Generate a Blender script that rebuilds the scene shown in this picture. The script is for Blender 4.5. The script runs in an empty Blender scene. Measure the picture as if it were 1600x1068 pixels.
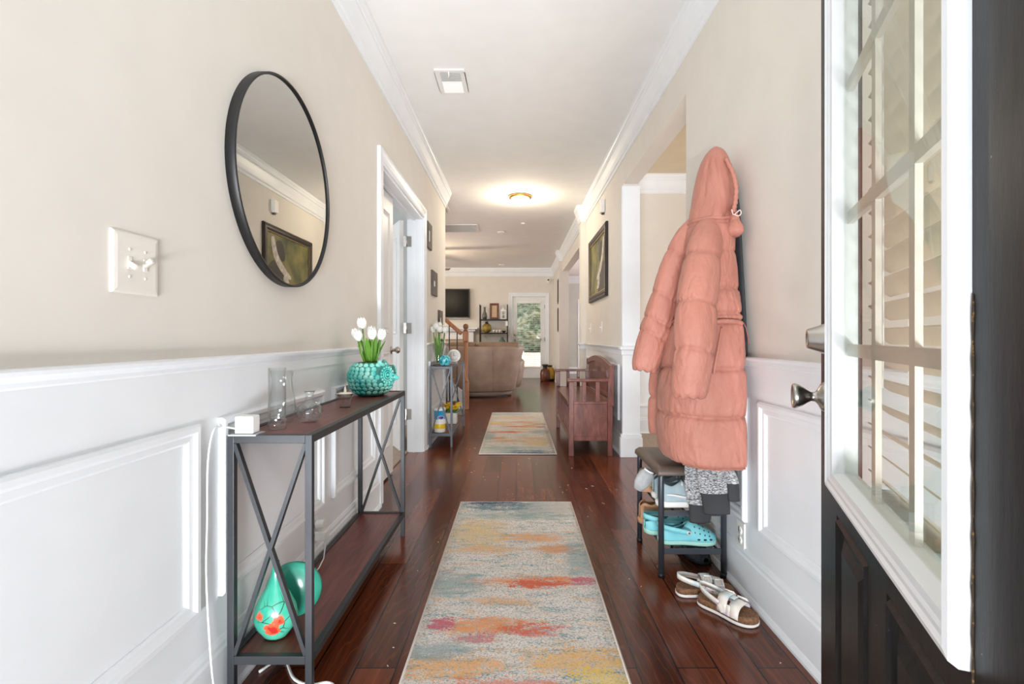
import bpy, bmesh, math, random
from mathutils import Vector, Matrix, noise
PI = math.pi
random.seed(7)
S = bpy.context.scene
COL = S.collection

# ------------------------------------------------------------------ camera, world, lights, exposure
F = 778.0; VX, VY = 807.0, 527.0; CH = 1.045
cam_d = bpy.data.cameras.new('camera'); cam = bpy.data.objects.new('camera', cam_d); COL.objects.link(cam)
cam_d.sensor_width = 36.0; cam_d.lens = F/1600*36.0
cam_d.shift_x = -(VX-800)/1600; cam_d.shift_y = -(534-VY)/1600
cam.location = (0, 0, CH); cam.rotation_euler = (PI/2, 0, 0)
cam_d.clip_start = 0.02; cam_d.clip_end = 200
S.camera = cam
S.view_settings.view_transform = 'Standard'; S.view_settings.look = 'None'
S.view_settings.gamma = 1.0; S.view_settings.use_curve_mapping = False
S.view_settings.exposure = 0.58
W = bpy.data.worlds.new('world'); S.world = W; W.use_nodes = True
bg = W.node_tree.nodes['Background']; bg.inputs[0].default_value = (0.88, 0.94, 1.0, 1); bg.inputs[1].default_value = 0.62
try:
    S.cycles.diffuse_bounces = 6; S.cycles.sample_clamp_indirect = 5.0; S.cycles.max_bounces = 14; S.cycles.transparent_max_bounces = 16
except Exception:
    pass

def area_light(name, loc, target, sx, sy, power, col=(1, 1, 1)):
    d = bpy.data.lights.new(name, 'AREA'); d.shape = 'RECTANGLE'; d.size = sx; d.size_y = sy; d.energy = power; d.color = col
    o = bpy.data.objects.new(name, d); COL.objects.link(o); o.location = loc
    o.rotation_euler = (Vector(target)-Vector(loc)).to_track_quat('-Z', 'Y').to_euler()
    return o
area_light('daylight_front', (0.0, -3.2, 1.7), (0.0, 4.0, 1.5), 3.0, 2.6, 22, (0.90, 0.95, 1.0))      # sky through the open front doorway
area_light('added_ceiling_fill', (-0.25, -2.4, 0.05), (0.05, 4.0, 2.8), 1.8, 0.5, 270, (0.93, 0.965, 1.0))           # added low fill behind the camera to lift the ceiling; no porch built
area_light('daylight_living', (-5.2, 9.8, 1.7), (0.0, 9.6, 1.0), 3.0, 1.8, 80, (1.0, 0.95, 0.88))       # living room windows
area_light('daylight_dining', (4.6, 3.6, 1.6), (1.0, 4.2, 1.2), 2.0, 1.8, 28, (1.0, 0.98, 0.95))         # dining room window
area_light('daylight_kitchen', (4.6, 10.5, 1.7), (1.0, 10.0, 1.2), 2.4, 1.8, 70, (0.97, 0.98, 1.0))
sun_d = bpy.data.lights.new('sun', 'SUN'); sun_d.energy = 9.0; sun_d.angle = 0.02; sun = bpy.data.objects.new('sun', sun_d); COL.objects.link(sun); sun.rotation_euler = (0, math.radians(40), 0)
area_light('daylight_study', (-3.9, 4.2, 1.7), (-1.0, 4.4, 1.2), 1.6, 1.6, 30, (0.93, 0.97, 1.0))

# ------------------------------------------------------------------ helpers
def lin(c):
    c = c/255.0
    return c/12.92 if c <= 0.04045 else ((c+0.055)/1.055)**2.4
def rgb(c): return (lin(c[0]), lin(c[1]), lin(c[2]), 1.0)
def px(x, y, Y): return Vector(((x-VX)/F*Y, Y, CH-(y-VY)/F*Y))

class N:                                    # small node-tree wrapper
    def __init__(s, name):
        s.m = bpy.data.materials.new(name); s.m.use_nodes = True; s.t = s.m.node_tree
        s.b = s.t.nodes['Principled BSDF']; s.out = s.t.nodes['Material Output']; s._tc = None
    def new(s, typ, **kw):
        n = s.t.nodes.new(typ)
        for k, v in kw.items(): setattr(n, k, v)
        return n
    def link(s, a, b): s.t.links.new(a, b)
    def coord(s, scale=(1, 1, 1), loc=(0, 0, 0), rot=(0, 0, 0), which='Object'):
        if s._tc is None: s._tc = s.new('ShaderNodeTexCoord')
        mp = s.new('ShaderNodeMapping'); s.link(s._tc.outputs[which], mp.inputs[0])
        mp.inputs['Scale'].default_value = scale; mp.inputs['Location'].default_value = loc; mp.inputs['Rotation'].default_value = rot
        return mp.outputs[0]
    def noise(s, vec, scale, detail=4, rough=0.5, dist=0.0):
        n = s.new('ShaderNodeTexNoise'); s.link(vec, n.inputs['Vector'])
        n.inputs['Scale'].default_value = scale; n.inputs['Detail'].default_value = detail
        n.inputs['Roughness'].default_value = rough; n.inputs['Distortion'].default_value = dist
        return n.outputs['Fac']
    def ramp(s, fac, stops, interp='LINEAR'):
        r = s.new('ShaderNodeValToRGB'); r.color_ramp.interpolation = interp
        e = r.color_ramp.elements
        while len(e) > 1: e.remove(e[-1])
        e[0].position, e[0].color = stops[0][0], stops[0][1]
        for p, c in stops[1:]:
            q = e.new(p); q.color = c
        s.link(fac, r.inputs[0]); return r.outputs[0]
    def mask(s, fac, lo, hi):
        r = s.new('ShaderNodeMapRange'); s.link(fac, r.inputs[0]); r.inputs[1].default_value = lo; r.inputs[2].default_value = hi
        r.clamp = True; return r.outputs[0]
    def math(s, op, a, b=None, c=None):
        n = s.new('ShaderNodeMath', operation=op)
        for i, v in enumerate((a, b, c)):
            if v is None: continue
            if isinstance(v, (int, float)): n.inputs[i].default_value = v
            else: s.link(v, n.inputs[i])
        return n.outputs[0]
    def mix(s, fac, a, b, mode='MIX'):
        n = s.new('ShaderNodeMix', data_type='RGBA', blend_type=mode)
        for sock, v in ((n.inputs[0], fac), (n.inputs[6], a), (n.inputs[7], b)):
            if isinstance(v, (int, float)): sock.default_value = v
            elif isinstance(v, tuple): sock.default_value = v
            else: s.link(v, sock)
        return n.outputs[2]
    def bump(s, h, strength=0.3, dist=0.01):
        n = s.new('ShaderNodeBump'); n.inputs['Strength'].default_value = strength; n.inputs['Distance'].default_value = dist
        s.link(h, n.inputs['Height']); s.link(n.outputs[0], s.b.inputs['Normal'])
    def set(s, **kw):
        for k, v in kw.items():
            k = {'color': 'Base Color', 'rough': 'Roughness', 'metal': 'Metallic', 'spec': 'Specular IOR Level', 'coat': 'Coat Weight',
                 'sheen': 'Sheen Weight', 'trans': 'Transmission Weight', 'ior': 'IOR', 'emit': 'Emission Strength', 'emitc': 'Emission Color', 'coatr': 'Coat Roughness'}[k]
            if isinstance(v, (int, float, tuple)): s.b.inputs[k].default_value = v
            else: s.link(v, s.b.inputs[k])
        return s

def mat(name, c, rough=0.5, metal=0.0, c2=None, var=6.0, stretch=(1, 1, 1), bump=None, lo=0.35, hi=0.65, **kw):
    n = N(name); n.set(color=rgb(c), rough=rough, metal=metal, **kw)
    v = n.coord(stretch)
    f = n.noise(v, var, 5)
    if c2 is None: c2 = tuple(max(0, q-5) for q in c)
    n.set(color=n.ramp(f, [(lo, rgb(c)), (hi, rgb(c2))]))
    if bump: n.bump(n.noise(n.coord(bump[3] if len(bump) > 3 else (1, 1, 1)), bump[0], 4), bump[1], bump[2])
    return n.m

def rotm(rx=0, ry=0, rz=0): return (Matrix.Rotation(rz, 3, 'Z') @ Matrix.Rotation(ry, 3, 'Y') @ Matrix.Rotation(rx, 3, 'X'))

OFF = {}
class MB:
    def __init__(s): s.v = []; s.f = []; s.sm = []
    def add(s, vs, fs, smooth=False):
        b = len(s.v); s.v += [Vector(p) for p in vs]
        for f in fs: s.f.append([b+i for i in f]); s.sm.append(smooth)
        return s
    def box(s, x0, x1, y0, y1, z0, z1):
        if x0 > x1: x0, x1 = x1, x0
        if y0 > y1: y0, y1 = y1, y0
        if z0 > z1: z0, z1 = z1, z0
        return s.add([(x0,y0,z0),(x1,y0,z0),(x1,y1,z0),(x0,y1,z0),(x0,y0,z1),(x1,y0,z1),(x1,y1,z1),(x0,y1,z1)],
                     [(3,2,1,0),(4,5,6,7),(0,1,5,4),(1,2,6,5),(2,3,7,6),(3,0,4,7)])
    def obox(s, c, half, R):
        c = Vector(c); vs = []
        for z in (-1, 1):
            for (x, y) in ((-1,-1),(1,-1),(1,1),(-1,1)):
                vs.append(c + R @ Vector((x*half[0], y*half[1], z*half[2])))
        return s.add(vs, [(3,2,1,0),(4,5,6,7),(0,1,5,4),(1,2,6,5),(2,3,7,6),(3,0,4,7)])
    def bar(s, p, q, w, h, up=(0, 0, 1)):
        p, q = Vector(p), Vector(q); d = (q-p); L = d.length; d.normalize(); up = Vector(up)
        a = d.cross(up)
        if a.length < 1e-4: a = d.cross(Vector((1, 0, 0)))
        a.normalize(); b = a.cross(d).normalized()
        R = Matrix((a, d, b)).transposed()
        return s.obox((p+q)/2, (w/2, L/2, h/2), R)
    def rings(s, rings, closed=True, cap0=True, cap1=True, smooth=True):
        n = len(rings[0]); vs = [p for r in rings for p in r]; fs = []
        for i in range(len(rings)-1):
            for j in range(n if closed else n-1):
                k = (j+1) % n
                fs.append((i*n+j, i*n+k, (i+1)*n+k, (i+1)*n+j))
        s.add(vs, fs, smooth)
        if cap0: s.add(list(rings[0]), [tuple(range(n-1, -1, -1))])
        if cap1: s.add(list(rings[-1]), [tuple(range(n))])
        return s
    def tube(s, pts, r, n=12, cap=True, smooth=True):
        pts = [Vector(p) for p in pts]; m = len(pts)
        rr = r if isinstance(r, (list, tuple)) else [r]*m
        out = []; prev = None
        for i, p in enumerate(pts):
            d = (pts[min(i+1, m-1)]-pts[max(i-1, 0)]).normalized()
            if prev is None:
                a = d.orthogonal().normalized()
            else:
                a = (prev - d*prev.dot(d)).normalized()
            prev = a; b = d.cross(a)
            out.append([p + (a*math.cos(2*PI*k/n) + b*math.sin(2*PI*k/n))*rr[i] for k in range(n)])
        return s.rings(out, True, cap, cap, smooth)
    def lathe(s, prof, c=(0, 0, 0), n=32, sx=1, sy=1, R=None, cap0=True, cap1=True, smooth=True):
        c = Vector(c); out = []
        for (r, z) in prof:
            ring = []
            for k in range(n):
                q = Vector((r*sx*math.cos(2*PI*k/n), r*sy*math.sin(2*PI*k/n), z))
                if R is not None: q = R @ q
                ring.append(c+q)
            out.append(ring)
        return s.rings(out, True, cap0, cap1, smooth)
    def prism(s, poly, fn, d0, d1):
        """poly of (a,b); fn(a,b,d)->xyz"""
        n = len(poly); vs = [fn(a, b, d0) for a, b in poly]+[fn(a, b, d1) for a, b in poly]
        fs = [tuple(range(n-1, -1, -1)), tuple(range(n, 2*n))]+[(i, (i+1) % n, n+(i+1) % n, n+i) for i in range(n)]
        return s.add(vs, fs)
    def sphere(s, c, r, n=20, m=12, sx=1, sy=1, sz=1, R=None):
        prof = [(max(1e-5, r*math.sin(PI*i/m)), -r*math.cos(PI*i/m)*sz) for i in range(m+1)]
        return s.lathe(prof, c, n, sx, sy, R, False, False)
    def sweep(s, path, prof):
        """plan polyline (x,y), profile (offset to the left of travel, z), mitred"""
        pts = [Vector((p[0], p[1])) for p in path]; m = len(pts); rings = []
        for i in range(m):
            nn = []
            for a, b in ((i-1, i), (i, i+1)):
                if a < 0 or b >= m: continue
                d = (pts[b]-pts[a]).normalized(); nn.append(Vector((-d.y, d.x)))
            if len(nn) == 1: off = nn[0]
            else:
                h = (nn[0]+nn[1]).normalized(); off = h/max(0.2, h.dot(nn[0]))
            rings.append([Vector((pts[i].x+off.x*o, pts[i].y+off.y*o, z)) for o, z in prof])
        return s.rings(rings, True, True, True, False)
    def build(s, name, m, parent=None, bevel=0.0, seg=2, subsurf=0, solid=0.0, auto=None):
        me = bpy.data.meshes.new(name)
        off = Vector((0, 0, 0))
        if parent is not None: off = OFF.get(parent.name, Vector((0, 0, 0)))
        me.from_pydata([tuple(p-off) for p in s.v], [], s.f)
        me.polygons.foreach_set('use_smooth', s.sm)
        bm = bmesh.new(); bm.from_mesh(me)
        bmesh.ops.remove_doubles(bm, verts=bm.verts, dist=2e-5)
        bmesh.ops.recalc_face_normals(bm, faces=bm.faces); bm.to_mesh(me); bm.free(); me.update()
        o = bpy.data.objects.new(name, me); COL.objects.link(o); me.materials.append(m)
        if parent is not None:
            o.parent = parent; OFF[o.name] = off
        if solid:
            q = o.modifiers.new('solid', 'SOLIDIFY'); q.thickness = solid; q.offset = 0
        if bevel:
            q = o.modifiers.new('bevel', 'BEVEL'); q.width = bevel; q.segments = seg; q.limit_method = 'ANGLE'; q.angle_limit = math.radians(40)
        if subsurf:
            q = o.modifiers.new('sub', 'SUBSURF'); q.levels = subsurf; q.render_levels = subsurf
        return o

def tag(o, label, cat, group=None, kind=None):
    o['label'] = label; o['category'] = cat
    if group: o['group'] = group
    if kind: o['kind'] = kind
    return o
def thing(name, loc, label, cat, group=None):
    o = bpy.data.objects.new(name, None); COL.objects.link(o); o.location = loc; o.empty_display_size = 0.05
    OFF[o.name] = Vector(loc)
    return tag(o, label, cat, group)
def one(mb, name, m, label, cat, group=None, **kw): return tag(mb.build(name, m, None, **kw), label, cat, group)
def struct(mb, name, m, **kw):
    o = mb.build(name, m, None, **kw); o['kind'] = 'structure'; return o
def B(*a): return MB().box(*a)
def sm(x): x = max(0, min(1, x)); return x*x*(3-2*x)
def interp(keys, t):
    """keys: list of (t, values...) catmull-rom"""
    n = len(keys)
    if t <= keys[0][0]: return keys[0][1:]
    if t >= keys[-1][0]: return keys[-1][1:]
    for i in range(n-1):
        if keys[i][0] <= t <= keys[i+1][0]: break
    k0, k1, k2, k3 = keys[max(i-1, 0)], keys[i], keys[i+1], keys[min(i+2, n-1)]
    u = (t-k1[0])/(k2[0]-k1[0]); out = []
    for j in range(1, len(k1)):
        h = k2[0]-k1[0]
        m1 = (k2[j]-k0[j])/(k2[0]-k0[0])*h if k2[0] != k0[0] else 0
        m2 = (k3[j]-k1[j])/(k3[0]-k1[0])*h if k3[0] != k1[0] else 0
        out.append((2*u**3-3*u*u+1)*k1[j]+(u**3-2*u*u+u)*m1+(-2*u**3+3*u*u)*k2[j]+(u**3-u*u)*m2)
    return out

# ------------------------------------------------------------------ materials
M = {}
M['wall'] = mat('wall_paint', (222, 216, 207), 0.75, c2=(219, 213, 204), bump=(220, 0.04, 0.002))
M['wall_grey'] = mat('wall_paint_kitchen', (205, 204, 196), 0.75)
M['wall_tan'] = mat('dining_ceiling_tan', (205, 190, 165), 0.8)  # even tan tone, darker than the other ceilings
M['wall_blue'] = mat('wall_paint_study', (200, 205, 206), 0.75)
M['ceil'] = mat('ceiling_paint', (238, 237, 234), 0.85, c2=(235, 234, 231), bump=(160, 0.08, 0.003))
M['trim'] = mat('white_trim_paint', (233, 236, 239), 0.38, c2=(230, 233, 236))
M['trimdoor'] = mat('white_door_paint', (232, 231, 229), 0.35)
M['iron'] = mat('dark_grey_metal', (58, 60, 63), 0.45, 0.35, c2=(50, 52, 55))
M['greymetal'] = mat('grey_metal', (88, 92, 97), 0.42, 0.4)
M['rackmetal'] = mat('rack_metal', (70, 74, 80), 0.4, 0.5)
M['nickel'] = mat('brushed_nickel', (190, 186, 180), 0.28, 1.0, bump=(90, 0.05, 0.001))
M['brass'] = mat('antique_brass', (196, 160, 100), 0.35, 0.9)
M['plastic'] = mat('white_plastic', (240, 238, 234), 0.35)
M['switch'] = mat('cream_plastic', (228, 222, 213), 0.55, spec=0.25)
M['black'] = mat('black_paint', (22, 22, 23), 0.5)
M['doorblack'] = None
M['cord'] = mat('white_cord', (230, 230, 228), 0.8, spec=0.1)
M['frame_dark'] = mat('dark_frame_wood', (52, 40, 32), 0.4, c2=(38, 28, 22))
M['gold'] = mat('gold_bead', (170, 140, 85), 0.45, 0.6)
M['frame_grey'] = mat('weathered_frame', (112, 102, 94), 0.7, c2=(92, 84, 78))
M['mat_white'] = mat('picture_mat', (232, 232, 230), 0.8)
M['walnut'] = mat('oak_stain', (176, 118, 78), 0.4, c2=(150, 92, 58), var=8, stretch=(4, 4, 0.6))
M['leather'] = mat('brown_leather', (166, 142, 124), 0.5, c2=(148, 124, 108), var=5, bump=(140, 0.15, 0.003))
M['leather2'] = mat('brown_leather_cushion', (150, 124, 100), 0.5, c2=(132, 108, 86), var=5, bump=(140, 0.15, 0.003))
M['seatpad'] = mat('taupe_vinyl', (98, 82, 72), 0.45, c2=(88, 74, 66), bump=(120, 0.1, 0.002))
M['white_cer'] = mat('white_ceramic', (236, 234, 230), 0.3)
M['teal_cer'] = mat('teal_ceramic', (72, 160, 160), 0.25, c2=(50, 132, 138))
M['carpet'] = mat('tan_carpet', (176, 156, 140), 0.95, c2=(156, 138, 122), var=60, bump=(300, 0.5, 0.01))
M['leaf'] = mat('tulip_leaf', (104, 150, 50), 0.45, c2=(70, 120, 40), var=14, stretch=(1, 1, .3))
M['tulip'] = mat('white_petal', (244, 243, 240), 0.6, c2=(236, 238, 230), var=20)
M['yellow_petal'] = mat('yellow_petal', (238, 206, 50), 0.6, c2=(214, 170, 30), var=30)
M['wax'] = mat('ivory_wax', (240, 232, 216), 0.5)
M['screen'] = mat('tv_screen', (6, 6, 7), 0.3, spec=0.12)
M['silver'] = mat('silver_plastic', (160, 160, 162), 0.3, 0.6)

def glass_mat(name, tint=(0.97, 0.985, 0.98), refl=1.0):
    n = N(name); t = n.t
    tr = n.new('ShaderNodeBsdfTransparent'); tr.inputs[0].default_value = (*tint, 1)
    gl = n.new('ShaderNodeBsdfGlossy'); gl.inputs['Roughness'].default_value = 0.0
    fr = n.new('ShaderNodeFresnel'); geo = n.new('ShaderNodeNewGeometry')
    n.link(n.math('MULTIPLY_ADD', geo.outputs['Backfacing'], 1/1.5-1.5, 1.5), fr.inputs[0])
    f = n.math('MULTIPLY', fr.outputs[0], refl)
    mx = n.new('ShaderNodeMixShader'); n.link(f, mx.inputs[0]); n.link(tr.outputs[0], mx.inputs[1]); n.link(gl.outputs[0], mx.inputs[2])
    n.link(mx.outputs[0], n.out.inputs[0]); return n.m
M['door_pane'] = glass_mat('tinted_door_glass', (0.90, 0.92, 0.885), 0.55)
M['pane'] = glass_mat('window_glass', (0.93, 0.955, 0.93), 0.5)
M['glass'] = glass_mat('clear_glass', (0.965, 0.975, 0.975), 1.25)
M['glass_base'] = glass_mat('thick_glass', (0.92, 0.935, 0.935), 1.5)
n = N('mirror_glass'); n.set(color=(0.60, 0.60, 0.58, 1), rough=0.01, metal=1.0); M['mirror'] = n.m

def emis(name, c, s):
    n = N(name); n.set(color=rgb(c), rough=0.4, emitc=rgb(c), emit=s); return n.m
M['lampglass'] = emis('lit_frosted_glass', (255, 240, 214), 6.0)

def floor_mat():
    n = N('dark_hardwood_planks')
    v = n.coord((1, 1, 1), rot=(0, 0, PI/2))
    br = n.new('ShaderNodeTexBrick'); n.link(v, br.inputs['Vector'])
    br.offset = 0.37; br.offset_frequency = 2
    br.inputs['Color1'].default_value = (0.0, 0, 0, 1); br.inputs['Color2'].default_value = (1, 1, 1, 1); br.inputs['Mortar'].default_value = (0.5, .5, .5, 1)
    br.inputs['Scale'].default_value = 1.0; br.inputs['Mortar Size'].default_value = 0.0026; br.inputs['Mortar Smooth'].default_value = 0.1
    br.inputs['Brick Width'].default_value = 1.15; br.inputs['Row Height'].default_value = 0.127
    sep = n.new('ShaderNodeSeparateColor'); n.link(br.outputs['Color'], sep.inputs[0])
    g1 = n.noise(n.coord((7, 0.55, 7)), 3.0, 3, 0.5, 0.3)
    g2 = n.noise(n.coord((26, 0.8, 26)), 2.0, 2, 0.5, 0.2)
    base = n.ramp(sep.outputs[0], [(0.0, rgb((66, 30, 17))), (0.5, rgb((98, 48, 28))), (1.0, rgb((128, 66, 40)))])
    d = n.ramp(g1, [(0.30, rgb((52, 24, 14))), (0.5, rgb((98, 48, 28))), (0.72, rgb((136, 72, 42)))])
    c = n.mix(0.34, base, d)
    c = n.mix(n.math('MULTIPLY', n.mask(g2, 0.56, 0.34), 0.38), c, rgb((54, 27, 17)), 'MIX')
    # wavy figured rings
    wv = n.new('ShaderNodeTexWave', wave_type='RINGS', rings_direction='SPHERICAL'); n.link(n.coord((5.0, 0.9, 1), loc=(0.3, 0.2, 0)), wv.inputs[0])
    wv.inputs['Scale'].default_value = 2.4; wv.inputs['Distortion'].default_value = 9; wv.inputs['Detail'].default_value = 3; wv.inputs['Detail Scale'].default_value = 1.2
    c = n.mix(n.math('MULTIPLY', n.mask(wv.outputs['Fac'], 0.90, 1.0), 0.16), c, rgb((158, 92, 56)))
    c = n.mix(n.mask(br.outputs['Fac'], 0.3, 0.9), c, rgb((26, 13, 9)))
    rough = n.mask(n.noise(n.coord((3, 1, 1)), 5, 3), 0.2, 0.9)
    n.set(color=c, rough=n.math('MULTIPLY_ADD', rough, 0.05, 0.17), spec=0.45)
    h = n.math('ADD', n.math('MULTIPLY', n.noise(n.coord((11, 1.6, 1)), 2.2, 2), 0.8), n.math('MULTIPLY', br.outputs['Fac'], -0.8))
    h = n.math('ADD', h, n.math('MULTIPLY', g2, 0.03))
    n.bump(h, 0.25, 0.0009); return n.m
M['floor'] = floor_mat()

def shelf_wood():
    n = N('reddish_wood_laminate')
    g = n.noise(n.coord((16, 1.6, 16)), 3, 6, 0.6, 0.6)
    n.set(color=n.ramp(g, [(0.3, rgb((84, 36, 30))), (0.55, rgb((112, 52, 44))), (0.75, rgb((132, 70, 60)))]), rough=0.36)
    return n.m
M['tablewood'] = shelf_wood()
def bench_wood():
    n = N('mahogany_bench_wood')
    g = n.noise(n.coord((6, 6, 1.6)), 4, 6, 0.6, 0.8)
    n.set(color=n.ramp(g, [(0.3, rgb((78, 38, 32))), (0.52, rgb((116, 62, 52))), (0.75, rgb((142, 86, 74)))]), rough=0.34, coat=0.2)
    return n.m
M['bench'] = bench_wood()
def black_door():
    n = N('black_door_paint')
    g = n.noise(n.coord((1, 1, 0.18)), 60, 5, 0.7)
    s = n.noise(n.coord((1, 1, 1)), 90, 2, 0.5)
    c = n.ramp(g, [(0.35, rgb((20, 20, 22))), (0.7, rgb((38, 37, 37)))])
    c = n.mix(n.mask(s, 0.76, 0.80), c, rgb((150, 148, 144)))
    n.set(color=c, rough=0.42, spec=0.22); n.bump(g, 0.12, 0.003); return n.m
M['doorblack'] = black_door()
def coat_mat():
    n = N('dusty_pink_nylon')
    g = n.noise(n.coord(), 9, 4)
    n.set(color=n.ramp(g, [(0.3, rgb((186, 126, 110))), (0.7, rgb((176, 116, 100)))]), rough=0.58, spec=0.3, sheen=0.06)
    w = n.noise(n.coord((1, 1, 0.5)), 11, 3, 0.5, 1.2); f = n.noise(n.coord((1, 1, .6)), 40, 3, 0.5, 0.6)
    n.bump(n.math('ADD', w, n.math('MULTIPLY', f, 0.3)), 0.6, 0.02); return n.m
M['coat'] = coat_mat()
def heather():
    n = N('grey_marl_knit')
    a = n.noise(n.coord((60, 60, 300)), 1.6, 3, 0.6, 0.5)
    n.set(color=n.ramp(a, [(0.40, rgb((52, 52, 54))), (0.49, rgb((128, 128, 130))), (0.58, rgb((212, 212, 212)))]), rough=0.9, sheen=0.3)
    n.bump(a, 0.3, 0.003); return n.m
M['heather'] = heather()
M['knit_dark'] = mat('charcoal_rib_knit', (60, 60, 62), 0.9, bump=(200, 0.2, 0.003, (1, 1, .1)))
M['dark_cloth'] = mat('black_fleece', (50, 51, 54), 0.9, c2=(40, 41, 44), bump=(120, 0.3, 0.004))

def rug_mat():
    n = N('abstract_woven_rug')
    tc = n.coord(); sp = n.new('ShaderNodeSeparateXYZ'); n.link(tc, sp.inputs[0])
    big = n.noise(n.coord((1.0, 4.0, 1)), 7, 5, 0.65); mid = n.noise(n.coord((1, 2.0, 1)), 26, 4, 0.7)
    fine = n.noise(n.coord((1.0, 1.6, 1)), 105, 2, 0.6); fine2 = n.noise(n.coord((1, 1.4, 1), loc=(3, 5, 0)), 120, 2, 0.6)
    edge = n.math('ADD', n.math('MULTIPLY_ADD', big, 4.0, -2.0), n.math('MULTIPLY_ADD', mid, 4.2, -2.1))
    edge = n.math('ADD', edge, n.math('MULTIPLY_ADD', fine, 6.0, -3.0))
    c = n.mix(n.mask(mid, 0.35, 0.65), rgb((236, 230, 222)), rgb((220, 212, 204)))
    c = n.mix(n.math('MULTIPLY', n.mask(fine, 0.55, 0.61), 0.65), c, rgb((120, 150, 156)))
    c = n.mix(n.math('MULTIPLY', n.mask(fine2, 0.57, 0.63), 0.7), c, rgb((146, 118, 104)))
    c = n.mix(n.math('MULTIPLY', n.mask(n.noise(n.coord((1, 3, 1), loc=(7, 1, 0)), 9, 5, 0.7), 0.50, 0.62), n.mask(fine, 0.42, 0.55)), c, rgb((120, 156, 162)))
    c = n.mix(n.math('MULTIPLY', n.mask(n.noise(n.coord((1, 3, 1), loc=(2, 9, 0)), 8, 5, 0.7), 0.54, 0.66), n.mask(fine2, 0.44, 0.56)), c, rgb((222, 168, 96)))
    def blob(c, cx, cy, rx, ry, col, amt=1.0, fm=None):
        a = n.math('POWER', n.math('ABSOLUTE', n.math('DIVIDE', n.math('SUBTRACT', sp.outputs[0], cx), rx)), 2.0)
        b = n.math('POWER', n.math('ABSOLUTE', n.math('DIVIDE', n.math('SUBTRACT', sp.outputs[1], cy), ry)), 2.0)
        d = n.math('ADD', n.math('ADD', a, b), edge)
        f = n.math('MULTIPLY', n.mask(d, 1.0, 0.55), amt*0.9)
        return n.mix(f, c, rgb(col))
    # y measured from the middle of the rug (2.44 long)
    for cx, cy, rx, ry, col, amt in (
        (0.10, 1.14, 0.34, 0.16, (126, 150, 152), 0.7), (-0.12, 1.17, 0.20, 0.10, (78, 112, 128), 0.85), (-0.16, 1.20, 0.15, 0.04, (54, 66, 92), 0.8),
        (0.26, 1.12, 0.10, 0.12, (208, 196, 188), 0.7), (0.02, 0.97, 0.34, 0.06, (130, 158, 150), 0.55),
        (-0.20, 0.74, 0.16, 0.18, (220, 186, 118), 0.75), (0.10, 0.66, 0.14, 0.06, (226, 158, 92), 0.85), (0.20, 0.52, 0.13, 0.05, (216, 140, 70), 0.85),
        (-0.15, 0.52, 0.16, 0.05, (224, 172, 106), 0.7), (0.30, 0.42, 0.06, 0.18, (140, 168, 170), 0.7), (-0.26, 0.17, 0.12, 0.10, (136, 162, 162), 0.75),
        (0.12, 0.20, 0.25, 0.045, (230, 150, 94), 0.95), (0.10, 0.18, 0.12, 0.04, (214, 84, 60), 0.9), (0.29, 0.20, 0.06, 0.04, (204, 88, 120), 0.9),
        (-0.06, 0.04, 0.12, 0.03, (226, 172, 110), 0.7), (-0.10, -0.13, 0.21, 0.05, (230, 152, 90), 0.95), (0.05, -0.15, 0.10, 0.04, (212, 92, 70), 0.85),
        (-0.27, -0.12, 0.05, 0.04, (196, 90, 116), 0.9), (-0.12, -0.20, 0.08, 0.03, (196, 84, 90), 0.8), (0.20, -0.32, 0.18, 0.07, (228, 176, 96), 0.8),
        (-0.20, -0.35, 0.16, 0.06, (230, 168, 90), 0.85), (0.26, -0.42, 0.10, 0.08, (230, 196, 70), 0.7), (-0.05, -0.45, 0.2, 0.05, (222, 110, 74), 0.7),
        (-0.25, -0.27, 0.10, 0.05, (136, 160, 164), 0.7), (0.0, -0.8, 0.30, 0.14, (222, 180, 120), 0.6), (0.1, -1.08, 0.3, 0.10, (128, 156, 160), 0.6)):
        c = blob(c, cx, cy, rx, ry, col, amt)
    dk = n.noise(n.coord((1, 2, 1), loc=(1, 1, 1)), 170, 2, 0.6)
    c = n.mix(n.math('MULTIPLY', n.mask(dk, 0.64, 0.70), n.mask(big, 0.48, 0.60)), c, rgb((86, 70, 74)))
    n.set(color=c, rough=0.95); n.bump(fine, 0.4, 0.004); return n.m
M['rug'] = rug_mat()

# ------------------------------------------------------------------ room shell
XL, XR, H = -0.858, 0.94, 2.815
Y0, YF = 0.22, 12.70
YE = 6.00                                   # end of the left hall wall
struct(B(-5.6, 5.0, -0.6, 14.6, -0.06, 0), 'floor', M['floor'])
struct(B(1.09, 5.0, 0.6, 5.4, 0.0, 0.012), 'floor_carpet', M['carpet'])
struct(B(-4.2, -0.99, 2.4, 5.86, 0.0, 0.012), 'floor_carpet', M['carpet'])
struct(B(-5.6, 5.0, Y0, 14.6, H, H+0.1), 'ceiling', M['ceil'])
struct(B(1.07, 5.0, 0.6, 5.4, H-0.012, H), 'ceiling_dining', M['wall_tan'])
# left hall wall with the double-door opening
D0, D1, DZ = 3.16, 4.56, 2.14
struct(MB().box(XL-0.14, XL, Y0, D0, 0, H).box(XL-0.14, XL, D1, YE, 0, H).box(XL-0.14, XL, D0, D1, DZ, H), 'wall_left', M['wall'])
struct(B(-4.2, XL-0.14, 5.86, YE, 0, H), 'wall_study', M['wall_blue'])
struct(B(-4.2, XL-0.14, 2.3, 2.4, 0, H), 'wall_study', M['wall_blue'])
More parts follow.
